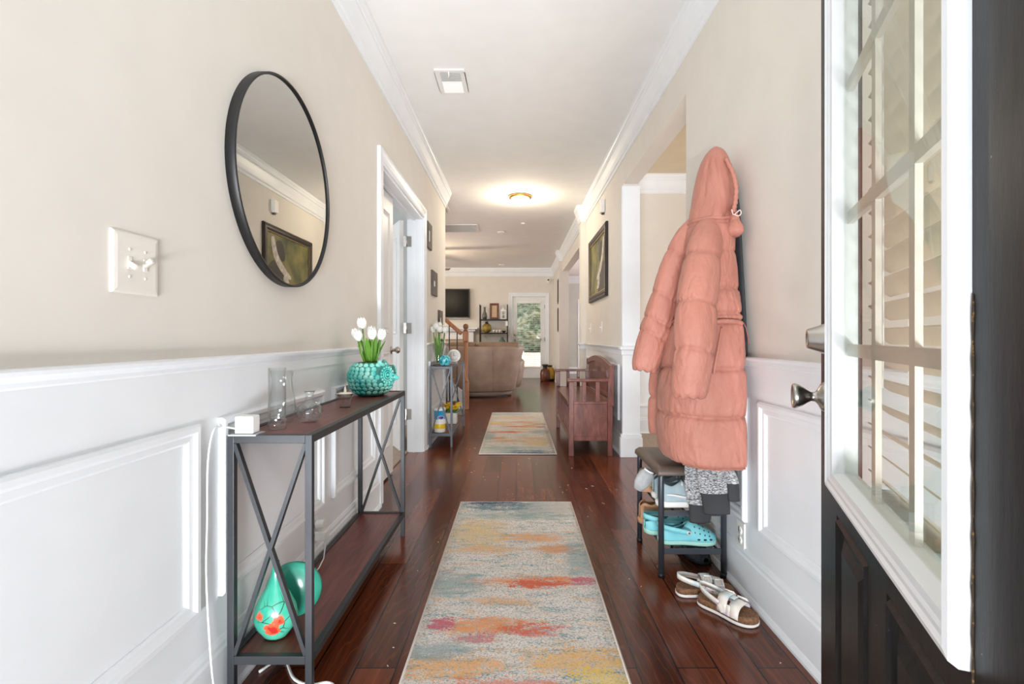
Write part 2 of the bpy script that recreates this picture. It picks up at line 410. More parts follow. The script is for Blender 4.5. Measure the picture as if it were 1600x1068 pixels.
# right wall : opening to the dining room, hall piece, opening to the kitchen, far piece
O0, O1, OZ = 2.76, 4.38, 2.395
K0, K1 = 6.90, 10.16
T = 0.13
wr = MB().box(XR, XR+T, Y0, O0, 0, H).box(XR, XR+T, O0, O1, OZ, H).box(XR, XR+T, O1, K0, 0, H).box(XR, XR+T, K0, K1, OZ, H).box(XR, XR+T, K1, YF, 0, H)
wr.box(0.872, XR, 6.72, K0, 0, H).box(0.872, XR, K1, K1+0.14, 0, H)
struct(wr, 'wall_right', M['wall'])
# far wall with the glazed door opening
G0, G1, GZ = -0.11, 0.745, 2.10
struct(MB().box(-5.6, G0, YF, YF+0.14, 0, H).box(G1, XR+T, YF, YF+0.14, 0, H).box(G0, G1, YF, YF+0.14, GZ, H), 'wall_back', M['wall'])
struct(MB().box(XR+T, 5.0, 5.4, 5.52, 0, H), 'wall_dining', M['wall'])
struct(MB().box(XR+T, 5.0, 14.4, 14.52, 0, H), 'wall_kitchen', M['wall_grey'])
# living room left wall : two window openings that let the day in
lw = MB().box(-5.72, -5.6, 6.0, 8.2, 0, H).box(-5.72, -5.6, 11.4, YF, 0, H).box(-5.72, -5.6, 8.2, 11.4, 0, 0.7).box(-5.72, -5.6, 8.2, 11.4, 2.3, H)
struct(lw, 'wall_living', M['wall'])

# ---- wainscot skins, crown, rail, base
trim_i = [0]
def trim(mb, m=None, **kw):
    trim_i[0] += 1
    return struct(mb, 'trim_%d' % trim_i[0], m or M['trim'], **kw)
CB, CP = 2.605, 0.068
crown = [(0, CB), (0.010, CB), (0.012, CB+0.028), (0.022, CB+0.034), (0.024, CB+0.05), (0.030, CB+0.075), (0.042, CB+0.105), (0.050, CB+0.125), (0.050, CB+0.140),
         (0.058, CB+0.146), (0.062, CB+0.17), (CP, CB+0.18), (CP, H), (0, H)]
trim(MB().sweep([(-4.2, YE), (XL, YE), (XL, Y0)], crown))
trim(MB().sweep([(XR, Y0), (XR, 6.72), (0.872, 6.72), (0.872, K0), (XR, K0), (XR, K1), (0.872, K1), (0.872, K1+0.14), (XR, K1+0.14), (XR, YF), (-5.6, YF)], crown))
trim(MB().sweep([(5.0, 5.4), (XR+T, 5.4), (XR+T, O1)], crown))
trim(MB().sweep([(5.0, 14.4), (XR+T, 14.4), (XR+T, 10.3)], crown))
base = [(0, 0), (0.028, 0), (0.028, 0.010), (0.020, 0.024), (0.016, 0.026), (0.016, 0.150), (0.012, 0.158), (0.012, 0.170), (0.007, 0.184), (0, 0.19)]
def basetrim(paths, side):
    mb = MB()
    for p in paths: mb.sweep(p, base)
    o = struct(mb, 'baseboard_'+side, M['trim']); return o
CW = 0.09
basetrim([[(-4.2, YE), (XL, YE), (XL, D1+CW)], [(XL, D0-CW), (XL, Y0)]], 'left')
basetrim([[(XR, Y0), (XR, O0)], [(XR, O1+0.02), (XR, 6.72), (0.872, 6.72), (0.872, K0)], [(0.872, K1), (0.872, K1+0.14), (XR, K1+0.14), (XR, YF), (G1+0.1, YF)]], 'right')
basetrim([[(G0-0.1, YF), (-5.6, YF)]], 'back')
basetrim([[(5.0, 5.4), (XR+T, 5.4), (XR+T, O1+0.02)]], 'dining')
basetrim([[(5.0, 14.4), (XR+T, 14.4)]], 'kitchen')
def rail_prof(zt): return [(0, zt-0.072), (0.011, zt-0.072), (0.011, zt-0.036), (0.016, zt-0.032), (0.018, zt-0.024), (0.026, zt-0.016), (0.036, zt-0.012), (0.038, zt-0.004), (0.034, zt), (0, zt)]
RL, RR = 0.992, 0.967
trim(MB().sweep([(-4.2, YE), (XL, YE), (XL, D1+CW)], rail_prof(RL)).sweep([(XL, D0-CW), (XL, Y0)], rail_prof(RL)))
trim(MB().sweep([(XR, Y0), (XR, O0)], rail_prof(RR)).sweep([(XR, O1+0.04), (XR, 6.72), (0.872, 6.72), (0.872, 6.84)], rail_prof(RR)))
trim(MB().sweep([(5.0, 5.4), (XR+T, 5.4), (XR+T, O1+0.02)], rail_prof(RR)))
# painted wainscot board below the rails
e = 0.004
trim(MB().box(XL, XL+e, Y0, D0-CW, 0.18, RL-0.07).box(XL, XL+e, D1+CW, YE, 0.18, RL-0.07))
trim(MB().box(XR-e, XR, Y0, O0, 0.18, RR-0.07).box(XR-e, XR, O1+0.02, 6.72, 0.18, RR-0.07))
trim(B(XR+T, 5.0, 5.4-e, 5.4, 0.18, RR-0.07))
# raised picture-frame mouldings
pm = [(0, 0), (0, 0.012), (0.006, 0.018), (0.018, 0.018), (0.026, 0.010), (0.040, 0.009), (0.046, 0.004), (0.046, 0)]
def panel(fn, a0, a1, z0, z1, prof=pm, m=None):
    rings = []
    for d, p in prof:
        rings.append([Vector(fn(a, z, p)) for a, z in ((a0+d, z0+d), (a1-d, z0+d), (a1-d, z1-d), (a0+d, z1-d))])
    return trim(MB().rings(rings, True, False, False, False), m)
fl = lambda a, z, p: (XL+e+p, a, z)
fr = lambda a, z, p: (XR-e-p, a, z)
fdn = lambda a, z, p: (a, 5.4-e-p, z)
for a0, a1 in ((0.30, 1.325), (1.425, 2.185), (2.295, 2.97)): panel(fl, a0, a1, 0.305, 0.815)
panel(fl, 4.84, 5.86, 0.305, 0.815)
for a0, a1 in ((0.5, 1.905), (2.02, 2.66)): panel(fr, a0, a1, 0.295, 0.80)
for a0, a1 in ((4.52, 5.50), (5.62, 6.6)): panel(fr, a0, a1, 0.295, 0.80)
for a0, a1 in ((1.25, 2.2), (2.35, 3.4)): panel(fdn, a0, a1, 0.295, 0.80)
# double-door casing and jamb
cas = [(0, 0), (0, 0.012), (0.008, 0.016), (0.03, 0.014), (0.05, 0.017), (0.07, 0.022), (CW, 0.022), (CW, 0)]
def casing(fn, a0, a1, z1):
    rings = []
    for d, p in cas:
        rings.append([Vector(fn(a, z, p)) for a, z in ((a0-d, 0), (a0-d, z1+d), (a1+d, z1+d), (a1+d, 0))])
    mb = MB().rings(rings, False, False, False, False)
    return mb
mb = casing(lambda a, z, p: (XL+p, a, z), D0, D1, DZ)
j = 0.018
mb.box(XL-0.14, XL, D0, D0+j, 0, DZ).box(XL-0.14, XL, D1-j, D1, 0, DZ).box(XL-0.14, XL, D0+j, D1-j, DZ-j, DZ)
mb.box(XL-0.085, XL-0.07, D1-j-0.012, D1-j, 0, DZ-j).box(XL-0.085, XL-0.07, D0+j, D1-j, DZ-j-0.012, DZ-j)
trim(mb)
# dining-room opening : white pilaster board on the far jamb
pc = MB().box(XR-0.012, XR+T+0.012, O1-0.018, O1, 0, OZ-0.02)
pc.box(XR-0.012, XR, O1, O1+0.02, 0, OZ-0.02)
pc.box(XR-0.035, XR+T+0.03, O1-0.045, O1+0.02, 0, 0.17).box(XR-0.028, XR+T+0.024, O1-0.036, O1+0.02, 0.17, 0.20)
pc.box(XR-0.036, XR+T+0.03, O1-0.046, O1+0.04, RR-0.03, RR).box(XR-0.022, XR+T+0.02, O1-0.030, O1+0.03, RR-0.075, RR-0.03)
trim(pc, bevel=0.004)
# far door casing
trim(casing(lambda a, z, p: (a, YF-p, z), G0+0.005, G1-0.005, GZ-0.005).box(G0, G0+0.02, YF, YF+0.13, 0, GZ).box(G1-0.02, G1, YF, YF+0.13, 0, GZ).box(G0, G1, YF, YF+0.13, GZ-0.02, GZ))
# kitchen pantry door on the kitchen back wall
mb = casing(lambda a, z, p: (a, 14.4-p, z), 1.86, 2.6, 2.06); mb.box(1.86, 2.6, 14.385, 14.4, 0, 2.06)
trim(mb)

# ---- the two leaves of the hall double door
def panel_door(name, org, ang, w, h, th=0.036):
    """org hinge-side lower corner on the hall face; direction of the leaf at ang (radians, plan)"""
    r = bpy.data.objects.new(name, None); COL.objects.link(r); r.location = org; OFF[r.name] = Vector(org); r['kind'] = 'structure'
    u = Vector((math.cos(ang), math.sin(ang), 0)); nrm = Vector((u.y, -u.x, 0)); o = Vector(org)
    P = lambda a, d, z: o+u*a-nrm*d+Vector((0, 0, z))
    mb = MB()
    def bx(a0, a1, d0, d1, z0, z1):
        vs = [P(a, d, z) for z in (z0, z1) for a, d in ((a0, d0), (a1, d0), (a1, d1), (a0, d1))]
        mb.add(vs, [(3,2,1,0),(4,5,6,7),(0,1,5,4),(1,2,6,5),(2,3,7,6),(3,0,4,7)])
    s = 0.105
    bx(0, w, 0.008, th-0.008, 0, h)
    for d0, d1 in ((0, 0.008), (th-0.008, th)):
        bx(0, s, d0, d1, 0, h); bx(w-s, w, d0, d1, 0, h)
        for z0, z1 in ((0, 0.22), (0.92, 1.06), (h-0.14, h)): bx(s, w-s, d0, d1, z0, z1)
    mb.build('leaf', M['trimdoor'], r)
    pmo = [(0, 0.001), (0.006, 0.006), (0.014, 0.002), (0.03, -0.004), (0.045, 0.001)]
    q = MB()
    for sgn, dd in ((1, 0.0), (-1, th)):
        for z0, z1 in ((0.22, 0.92), (1.06, h-0.14)):
            rings = []
            for i, p in pmo:
                rings.append([P(a, dd-sgn*p, z) for a, z in ((s+i, z0+i), (w-s-i, z0+i), (w-s-i, z1-i), (s+i, z1-i))])
            q.rings(rings, True, False, True, False)
    q.build('panel', M['trimdoor'], r)
    return r, P, u, nrm
XD = XL-0.097
d1, P1, u1, n1 = panel_door('door_1', (XD, D0+0.022, 0.015), PI/2, 0.665, 2.10)
kb = MB(); c = P1(0.612, 0, 0.935)
kb.lathe([(0.03, 0), (0.03, 0.006), (0.012, 0.010), (0.012, 0.03), (0.02, 0.036), (0.027, 0.046), (0.026, 0.058), (0.016, 0.066), (0.002, 0.068)], c, 24, R=Vector((1, 0, 0)).to_track_quat('Z', 'Y').to_matrix())
kb.build('door_knob', M['nickel'], d1)
ang = math.radians(118)
d2, P2, u2, n2 = panel_door('door_2', (XL-0.176, D1-0.005, 0.015), ang, 0.665, 2.10)
for z in (1.92, 1.13, 0.345):
    h = MB().box(XL-0.135, XL-0.10, D1-j-0.003, D1-j, z-0.048, z+0.048)
    h.tube([(XL-0.142, D1-j-0.004, z-0.05), (XL-0.142, D1-j-0.004, z+0.05)], 0.006, 10)
    h.bar((XL-0.145, D1-j-0.006, z), (XL-0.17, D1-j-0.012, z), 0.003, 0.095)
    h.build('door_hinge', M['nickel'], d2)

# ---- far glazed door
r = bpy.data.objects.new('door_3', None); COL.objects.link(r); r.location = (0.3, YF+0.05, 0.01); OFF[r.name] = Vector(r.location); r['kind'] = 'structure'
a0, a1 = G0+0.024, G1-0.024; gx0, gx1, gz0, gz1 = a0+0.105, a1-0.105, 0.30, 1.95
mb = MB().box(a0, gx0, YF+0.03, YF+0.075, 0.012, GZ-0.024).box(gx1, a1, YF+0.03, YF+0.075, 0.012, GZ-0.024).box(gx0, gx1, YF+0.03, YF+0.075, 0.012, gz0).box(gx0, gx1, YF+0.03, YF+0.075, gz1, GZ-0.024)
mb.build('door_frame', M['trimdoor'], r, bevel=0.003)
rings = [[Vector((a, YF+0.03-p, z)) for a, z in ((gx0-d, gz0-d), (gx1+d, gz0-d), (gx1+d, gz1+d), (gx0-d, gz1+d))] for d, p in ((0.03, 0), (0.03, 0.012), (0.006, 0.016), (0, 0.004), (0, 0))]
MB().rings(rings, True, False, False, False).build('glazing_bead', M['trim'], r)
B(gx0, gx1, YF+0.05, YF+0.056, gz0, gz1).build('glass_pane', M['pane'], r)
hd = MB()
for hx, z in ((a0+0.055, 0.98), (a0+0.055, 1.12)):
    hd.lathe([(0.03, 0), (0.03, 0.01), (0.014, 0.014), (0.014, 0.035), (0.026, 0.045), (0.024, 0.06), (0.002, 0.064)], (hx, YF+0.03, z), 20, R=Vector((0, -1, 0)).to_track_quat('Z', 'Y').to_matrix())
hd.build('door_knob', M['nickel'], r)
MB().box(a1-0.006, a1+0.006, YF+0.015, YF+0.03, 0.95, 1.05).box(a1-0.006, a1+0.006, YF+0.015, YF+0.03, 1.78, 1.88).build('door_hinge', M['black'], r)
bl = thing('door_blind', (0.32, YF-0.01, 0.28), 'thin white slatted blind hung inside the glass of the far garden door', 'blind')
mb = MB()
z = gz0+0.02
while z < gz1-0.03:
    mb.obox(((gx0+gx1)/2, YF+0.016, z), ((gx1-gx0)/2-0.005, 0.009, 0.0009), rotm(rx=math.radians(14))); z += 0.055
mb.build('slats', M['plastic'], bl)
B(gx0, gx1, YF+0.004, YF+0.028, gz1-0.03, gz1+0.015).build('headrail', M['plastic'], bl)
MB().tube([(gx0+0.15, YF+0.016, gz0), (gx0+0.15, YF+0.016, gz1)], 0.0012, 6).tube([(gx1-0.15, YF+0.016, gz0), (gx1-0.15, YF+0.016, gz1)], 0.0012, 6).build('ladder_cord', M['cord'], bl)
# white towel-like pad hanging on the handle side of that door
kn = MB().lathe([(0.032, 0), (0.032, 0.012), (0.016, 0.018), (0.016, 0.04), (0.03, 0.05), (0.028, 0.066), (0.002, 0.07)], (gx1-0.01, YF-0.002, 0.99), 20, R=Vector((0, -1, 0)).to_track_quat('Z', 'Y').to_matrix())
kn.bar((gx1-0.02, YF-0.01, 1.02), (gx1-0.11, YF-0.012, 1.06), 0.03, 0.05)
kn.build('door_handle', M['nickel'], r)

# ---- outside the far door
struct(B(-14, 18, YF+0.14, 60, -0.12, -0.06), 'ground', mat('pale_patio', (186, 168, 158), 0.9, c2=(160, 138, 128), var=2))
def hedge():
    mb = MB(); nx, nz = 70, 40; rings = []
    for i in range(nx+1):
        ring = []
        for k in range(nz+1):
            x = -9+21*i/nx; z = -0.06+8*k/nz
            d = noise.noise(Vector((x*0.9, z*1.1, 1)))*0.8+noise.noise(Vector((x*3, z*3.4, 4)))*0.4
            ring.append(Vector((x, 38.0-d-0.9*math.sin(min(1, z/8)*PI), z)))
        ring += [Vector((-9+21*i/nx, 40.5, 7.9)), Vector((-9+21*i/nx, 40.5, -0.06))]
        rings.append(ring)
    mb.rings(rings, True, True, True, False)
    n = N('hedge_leaves'); g = n.noise(n.coord((1, 1, 1.5)), 2.6, 6, 0.75)
    n.set(color=n.ramp(g, [(0.35, rgb((70, 88, 66))), (0.48, rgb((136, 154, 124))), (0.58, rgb((206, 214, 196)))]), rough=0.8)
    return mb.build('hedge', n.m)
tag(hedge(), 'green hedge outside beyond the glazed far door', 'hedge', kind='stuff')

# ------------------------------------------------------------------ front door (opened inward, its outdoor face to the hall)
th = math.atan(0.4145); sd, cd = math.sin(th), math.cos(th)
E = Vector((0.716, 1.170, 0.012))                      # free edge, outdoor face
fd = bpy.data.objects.new('door_4', None); COL.objects.link(fd); fd.location = E; OFF[fd.name] = Vector(E); fd['kind'] = 'structure'
ux = Vector((-sd, -cd, 0)); uy = Vector((cd, -sd, 0))  # along the leaf towards the hinge ; depth away from the hall
DP = lambda t, d, z: Vector((E.x, E.y, 0))+ux*t+uy*d+Vector((0, 0, z))
DR = Matrix((ux, uy, Vector((0, 0, 1)))).transposed()
def dbox(mb, t0, t1, d0, d1, z0, z1):
    vs = [DP(t, d, z) for z in (z0, z1) for t, d in ((t0, d0), (t1, d0), (t1, d1), (t0, d1))]
    return mb.add(vs, [(3,2,1,0),(4,5,6,7),(0,1,5,4),(1,2,6,5),(2,3,7,6),(3,0,4,7)])
DW, DH, DT = 0.914, 2.05, 0.045
L0, L1, LZ0, LZ1 = 0.147, 0.767, 0.735, 1.86           # lite frame, outer
hx0, hx1, hz0, hz1 = L0+0.02, L1-0.02, LZ0+0.02, LZ1-0.02
mb = MB()
pw = 0.03
PA = (0.172, 0.408, 0.15, 0.685); PB = (0.506, 0.745, 0.15, 0.685)
# slab in a grid so the panels can sink
dbox(mb, 0, hx0, 0.006, DT, 0.012, DH); dbox(mb, hx1, DW, 0.006, DT, 0.012, DH); dbox(mb, hx0, hx1, 0.006, DT, 0.012, hz0); dbox(mb, hx0, hx1, 0.006, DT, hz1, DH)
dbox(mb, 0, L0+0.03, 0, 0.006, LZ0-0.02, DH); dbox(mb, L1-0.03, DW, 0, 0.006, LZ0-0.02, DH); dbox(mb, L0+0.03, L1-0.03, 0, 0.006, LZ1-0.03, DH)
dbox(mb, 0, PA[0], 0, 0.006, 0.012, LZ0-0.02); dbox(mb, PA[1], PB[0], 0, 0.006, 0.012, LZ0-0.02); dbox(mb, PB[1], DW, 0, 0.006, 0.012, LZ0-0.02)
for a, b in ((PA[0], PA[1]), (PB[0], PB[1])):
    dbox(mb, a, b, 0, 0.006, 0.012, PA[2]); dbox(mb, a, b, 0, 0.006, PA[3], LZ0-0.02)
dbox(mb, L0+0.03, L1-0.03, 0, 0.006, LZ0-0.02, hz0)
mb.build('door_leaf', M['doorblack'], fd)
for (a, b, z0, z1) in (PA, PB):
    rings = [[DP(t, d, z) for t, z in ((a+i, z0+i), (b-i, z0+i), (b-i, z1-i), (a+i, z1-i))] for i, d in ((0, 0), (0.004, 0.005), (0.010, -0.004), (0.018, 0.001), (0.024, 0.007), (0.034, 0.007), (0.055, -0.002), (0.056, -0.002))]
    MB().rings(rings, True, False, True, False).build('raised_panel', M['doorblack'], fd)
rings = [[DP(t, d, z) for t, z in ((L0+i, LZ0+i), (L1-i, LZ0+i), (L1-i, LZ1-i), (L0+i, LZ1-i))] for i, d in
         ((0, 0.004), (0, -0.010), (0.004, -0.017), (0.012, -0.019), (0.016, -0.015), (0.022, -0.015), (0.026, -0.012), (0.034, -0.010), (0.036, 0.0), (0.038, 0.012), (0.038, 0.034), (0.02, 0.034), (0.02, 0.012))]
MB().rings(rings, True, False, False, False).build('window_trim', M['trim'], fd)
g0, g1, gz0_, gz1_ = L0+0.038, L1-0.038, LZ0+0.038, LZ1-0.038
mb = MB(); dbox(mb, g0-0.001, g1+0.001, 0.010, 0.012, gz0_-0.001, gz1_+0.001); mb.build('glass_pane', M['door_pane'], fd)
mb = MB()
for i in (1, 2):
    t = g0+(g1-g0)*i/3; dbox(mb, t-0.011, t+0.011, 0.017, 0.026, gz0_, gz1_)
for i in range(1, 4):
    z = 0.757+0.263*i; dbox(mb, g0, g1, 0.0165, 0.0265, z-0.012, z+0.012)
mb.build('muntins', mat('cream_grille', (222, 216, 208), 0.5), fd)
# weather strip peeling along the lite
mb = MB(); pts = [DP(L1+0.003+0.0006*math.sin(k*1.7), -0.0005, LZ0-0.01+0.36*k/24) for k in range(25)]
mb.tube(pts, [0.0011+0.0005*math.sin(k*2.3) for k in range(25)], 6); mb.build('weather_seal', mat('old_sealant', (64, 52, 38), 0.8, c2=(150, 118, 66), var=160, lo=.56, hi=.66), fd)
ax = (-uy).to_track_quat('Z', 'Y').to_matrix()
kz, bz = 0.912, 1.042
mb = MB().lathe([(0.033, 0), (0.033, 0.004), (0.030, 0.010), (0.018, 0.016), (0.011, 0.022), (0.0105, 0.030), (0.014, 0.036), (0.0215, 0.046), (0.027, 0.056), (0.0285, 0.063), (0.0265, 0.067), (0.023, 0.066), (0.021, 0.064), (0.001, 0.064)], DP(0.062, 0, kz), 36, R=ax)
mb.build('door_knob', M['nickel'], fd)
mb = MB().lathe([(0.034, 0), (0.034, 0.004), (0.031, 0.012), (0.0295, 0.014), (0.022, 0.036), (0.020, 0.038), (0.014, 0.038), (0.013, 0.036), (0.001, 0.036)], DP(0.062, 0, bz), 36, R=ax)
mb.build('deadbolt', M['nickel'], fd)
# bottom seal + two hinges
mb = MB(); dbox(mb, 0.0, DW, 0.012, 0.035, 0.0, 0.012); mb.build('sweep', M['black'], fd)

# slatted wooden blind hung on the room side of that door
wb = thing('window_blind', DP(0.457, 0.075, 0.72), 'cream slatted wooden blind hung behind the glass of the open black front door', 'blind')
b0, b1 = L0+0.005, L1-0.005
mb = MB(); z = LZ0+0.03; k = 0
blR = DR @ rotm(rx=math.radians(-38))
cream = mat('cream_blind', (234, 224, 208), 0.5)
while z < LZ1-0.05:
    mb.obox(DP((b0+b1)/2, 0.077, z), ((b1-b0)/2, 0.0235, 0.0014), blR); z += 0.047
mb.build('slats', cream, wb)
mb = MB(); dbox(mb, b0, b1, 0.047, 0.105, LZ1-0.045, LZ1+0.03); mb.build('headrail', cream, wb)
mb = MB(); dbox(mb, b0, b1, 0.055, 0.10, LZ0-0.012, LZ0+0.006); mb.build('bottom_rail', cream, wb)
mb = MB()
for t in (b0+0.09, b0+0.305, b1-0.09):
    for d in (0.054, 0.100): mb.tube([DP(t, d, LZ0), DP(t, d, LZ1)], 0.0011, 6)
mb.build('ladder_cord', M['cord'], wb)
mb = MB().tube([DP(b0+0.13, 0.05, LZ1-0.05), DP(b0+0.135, 0.05, LZ0+0.3), DP(b0+0.13, 0.05, LZ0+0.22)], 0.0018, 6); mb.build('pull_cord', M['cord'], wb)

# ------------------------------------------------------------------ ceiling fixtures
fl_ = thing('flush_ceiling_light', (0.047, 6.23, H), 'lit round ceiling light with brass rim and frosted bowl over the hall', 'ceiling light')
MB().lathe([(0.001, H), (0.142, H), (0.148, H-0.012), (0.142, H-0.028), (0.118, H-0.036), (0.1, H-0.036)], (0.047, 6.23, 0), 40, cap0=False, cap1=False).build('rim', M['brass'], fl_)
MB().lathe([(0.116, H-0.030), (0.114, H-0.055), (0.098, H-0.085), (0.07, H-0.104), (0.03, H-0.114), (0.001, H-0.115)], (0.047, 6.23, 0), 40, cap0=False, cap1=False).build('glass_bowl', M['lampglass'], fl_)
MB().lathe([(0.012, H-0.112), (0.013, H-0.122), (0.006, H-0.130), (0.001, H-0.132)], (0.047, 6.23, 0), 16, cap0=False, cap1=False).build('finial', M['brass'], fl_)
ld = bpy.data.lights.new('hall_lamp', 'POINT'); ld.energy = 16; ld.color = (1, 0.86, 0.66); ld.shadow_soft_size = 0.10
lo = bpy.data.objects.new('hall_lamp', ld); COL.objects.link(lo); lo.location = (0.047, 6.23, H-0.24)

# supply register with two banks of louvres
vx0, vx1, vy0, vy1 = -0.545, -0.345, 3.28, 3.60
v = thing('ceiling_vent', (-0.445, 3.44, H), 'small white two-bank ceiling register near the entrance', 'vent')
MB().box(vx0, vx1, vy0, vy0+0.028, H-0.010, H).box(vx0, vx1, vy1-0.028, vy1, H-0.010, H).box(vx0, vx0+0.032, vy0+0.028, vy1-0.028, H-0.010, H).box(vx1-0.032, vx1, vy0+0.028, vy1-0.028, H-0.010, H).box(vx0+0.03, vx1-0.03, 3.434, 3.446, H-0.010, H).build('frame', M['plastic'], v, bevel=0.003)
B(vx0+0.03, vx1-0.03, vy0+0.026, vy1-0.026, H-0.002, H-0.001).build('backing', M['black'], v)
mb = MB()
for k in range(11):
    y = vy0+0.036+0.0122*k; mb.obox(((vx0+vx1)/2, y, H-0.008), ((vx1-vx0)/2-0.032, 0.0075, 0.0006), rotm(rx=math.radians(48)))
for k in range(11):
    y = 3.455+0.0122*k; mb.obox(((vx0+vx1)/2, y, H-0.008), ((vx1-vx0)/2-0.032, 0.0075, 0.0006), rotm(rx=math.radians(-32)))
mb.build('louvres', M['plastic'], v)
MB().tube([(-0.45, 3.30, H-0.012), (-0.452, 3.335, H-0.018), (-0.458, 3.345, H-0.024)], 0.004, 8).build('lever', M['plastic'], v)

def grille(name, x0, x1, y0, y1, label):
    v = thing(name, ((x0+x1)/2, (y0+y1)/2, H), label, 'vent')
    MB().box(x0, x1, y0, y0+0.03, H-0.012, H).box(x0, x1, y1-0.03, y1, H-0.012, H).box(x0, x0+0.03, y0+0.03, y1-0.03, H-0.012, H).box(x1-0.03, x1, y0+0.03, y1-0.03, H-0.012, H).build('frame', M['plastic'], v)
    B(x0+0.03, x1-0.03, y0+0.03, y1-0.03, H-0.002, H-0.001).build('backing', M['iron'], v)
    mb = MB(); y = y0+0.04
    while y < y1-0.035:
        mb.obox(((x0+x1)/2, y, H-0.008), ((x1-x0)/2-0.03, 0.009, 0.0007), rotm(rx=math.radians(40))); y += 0.018
    mb.build('louvres', M['plastic'], v)
grille('ceiling_vent', -1.35, -0.62, 7.78, 8.35, 'large white return-air grille in the ceiling before the living room')
grille('ceiling_vent', -1.22, -0.93, 6.62, 7.02, 'dark narrow ceiling grille half hidden past the end of the left wall')
for (x, y, r, lab) in ((-0.26, 8.35, 0.06, 'flat white disc on the ceiling behind the brass ceiling light, nearer one'), (-0.36, 12.1, 0.07, 'flat white ceiling disc above the metal shelf at the far wall'), (0.10, 7.7, 0.03, 'tiny white ceiling sensor right behind the brass ceiling light')):
    one(MB().lathe([(0.001, H), (r, H), (r, H-0.012), (r*0.8, H-0.02), (0.001, H-0.02)], (x, y, 0), 28, cap0=False, cap1=False), 'smoke_detector', M['plastic'], lab, 'detector')

fan = thing('ceiling_fan', (-2.02, 10.0, H), 'brown bladed ceiling fan in the living room, one blade tip showing', 'fan')
MB().tube([(-2.02, 10, H), (-2.02, 10, 2.52)], 0.014, 12).lathe([(0.001, H), (0.07, H), (0.06, H-0.05), (0.02, H-0.06)], (-2.02, 10, 0), 24, cap0=False, cap1=False).build('downrod', M['trim'], fan)
MB().lathe([(0.001, 2.53), (0.07, 2.52), (0.11, 2.48), (0.11, 2.42), (0.08, 2.39), (0.001, 2.39)], (-2.02, 10, 0), 28, cap0=False, cap1=False).build('motor', M['frame_dark'], fan)
MB().lathe([(0.09, 2.39), (0.10, 2.36), (0.08, 2.30), (0.001, 2.27)], (-2.02, 10, 0), 28, cap0=False, cap1=False).build('light_bowl', M['lampglass'], fan)
bladem = mat('fan_blade_wood', (124, 74, 48), 0.4, c2=(92, 52, 34), var=10, stretch=(1, 1, 1))
for k in range(5):
    a = 2*PI*k/5-0.12; R = rotm(rz=a)
    MB().obox(Vector((-2.02, 10, 2.405))+R @ Vector((0.42, 0, 0)), (0.28, 0.065, 0.004), R @ rotm(rx=0.42)).obox(Vector((-2.02, 10, 2.42))+R @ Vector((0.13, 0, 0)), (0.05, 0.02, 0.004), R).build('blade', bladem, fan, bevel=0.003)
ld = bpy.data.lights.new('fan_lamp', 'POINT'); ld.energy = 40; ld.color = (1, 0.80, 0.54); ld.shadow_soft_size = 0.08
lo = bpy.data.objects.new('fan_lamp', ld); COL.objects.link(lo); lo.location = (-2.02, 10, 2.18)

# ------------------------------------------------------------------ left wall : switch, mirror, small frames
sw = thing('light_switch', (XL, 1.117, 1.209), 'cream double toggle switch plate on the left wall near the round mirror', 'switch')
mb = MB(); rings = [[(XL+p, 1.117+s*(0.0675-i), 1.209+t*(0.0675-i)) for s, t in ((-1, -1), (1, -1), (1, 1), (-1, 1))] for i, p in ((0, 0), (0, 0.004), (0.004, 0.007), (0.012, 0.008))]
mb.rings([[Vector(p) for p in r] for r in rings], True, False, True, False).build('plate', M['switch'], sw)
for s, up in ((-1, -1), (1, 1)):
    y = 1.117+s*0.023
    MB().box(XL+0.007, XL+0.010, y-0.006, y+0.006, 1.195, 1.223).obox((XL+0.016, y, 1.209+up*0.006), (0.010, 0.0042, 0.0055), rotm(ry=-up*0.6)).build('toggle', M['switch'], sw, bevel=0.001)
    for z in (1.239, 1.179): MB().lathe([(0.0035, 0), (0.003, 0.0015), (0.0005, 0.002)], (XL+0.0078, y, z), 10, R=Vector((1, 0, 0)).to_track_quat('Z', 'Y').to_matrix()).build('screw', M['switch'], sw)

MY, MZ, MR = 1.835, 1.604, 0.372
mr = thing('round_mirror', (XL, MY, MZ), 'large round mirror in a slim black frame on the left wall', 'mirror')
RX = Vector((1, 0, 0)).to_track_quat('Z', 'Y').to_matrix()
MB().lathe([(MR-0.02, 0), (MR, 0), (MR, 0.029), (MR-0.002, 0.031), (MR-0.007, 0.031), (MR-0.008, 0.029), (MR-0.008, 0.020), (MR-0.02, 0.020)], (XL, MY, MZ), 96, R=RX, cap0=False, cap1=False).build('frame', M['black'], mr)
MB().lathe([(MR-0.009, 0.002), (MR-0.009, 0.023), (0.001, 0.023)], (XL, MY, MZ), 96, R=RX, cap0=False, cap1=False, smooth=False).build('mirror_glass', M['mirror'], mr)

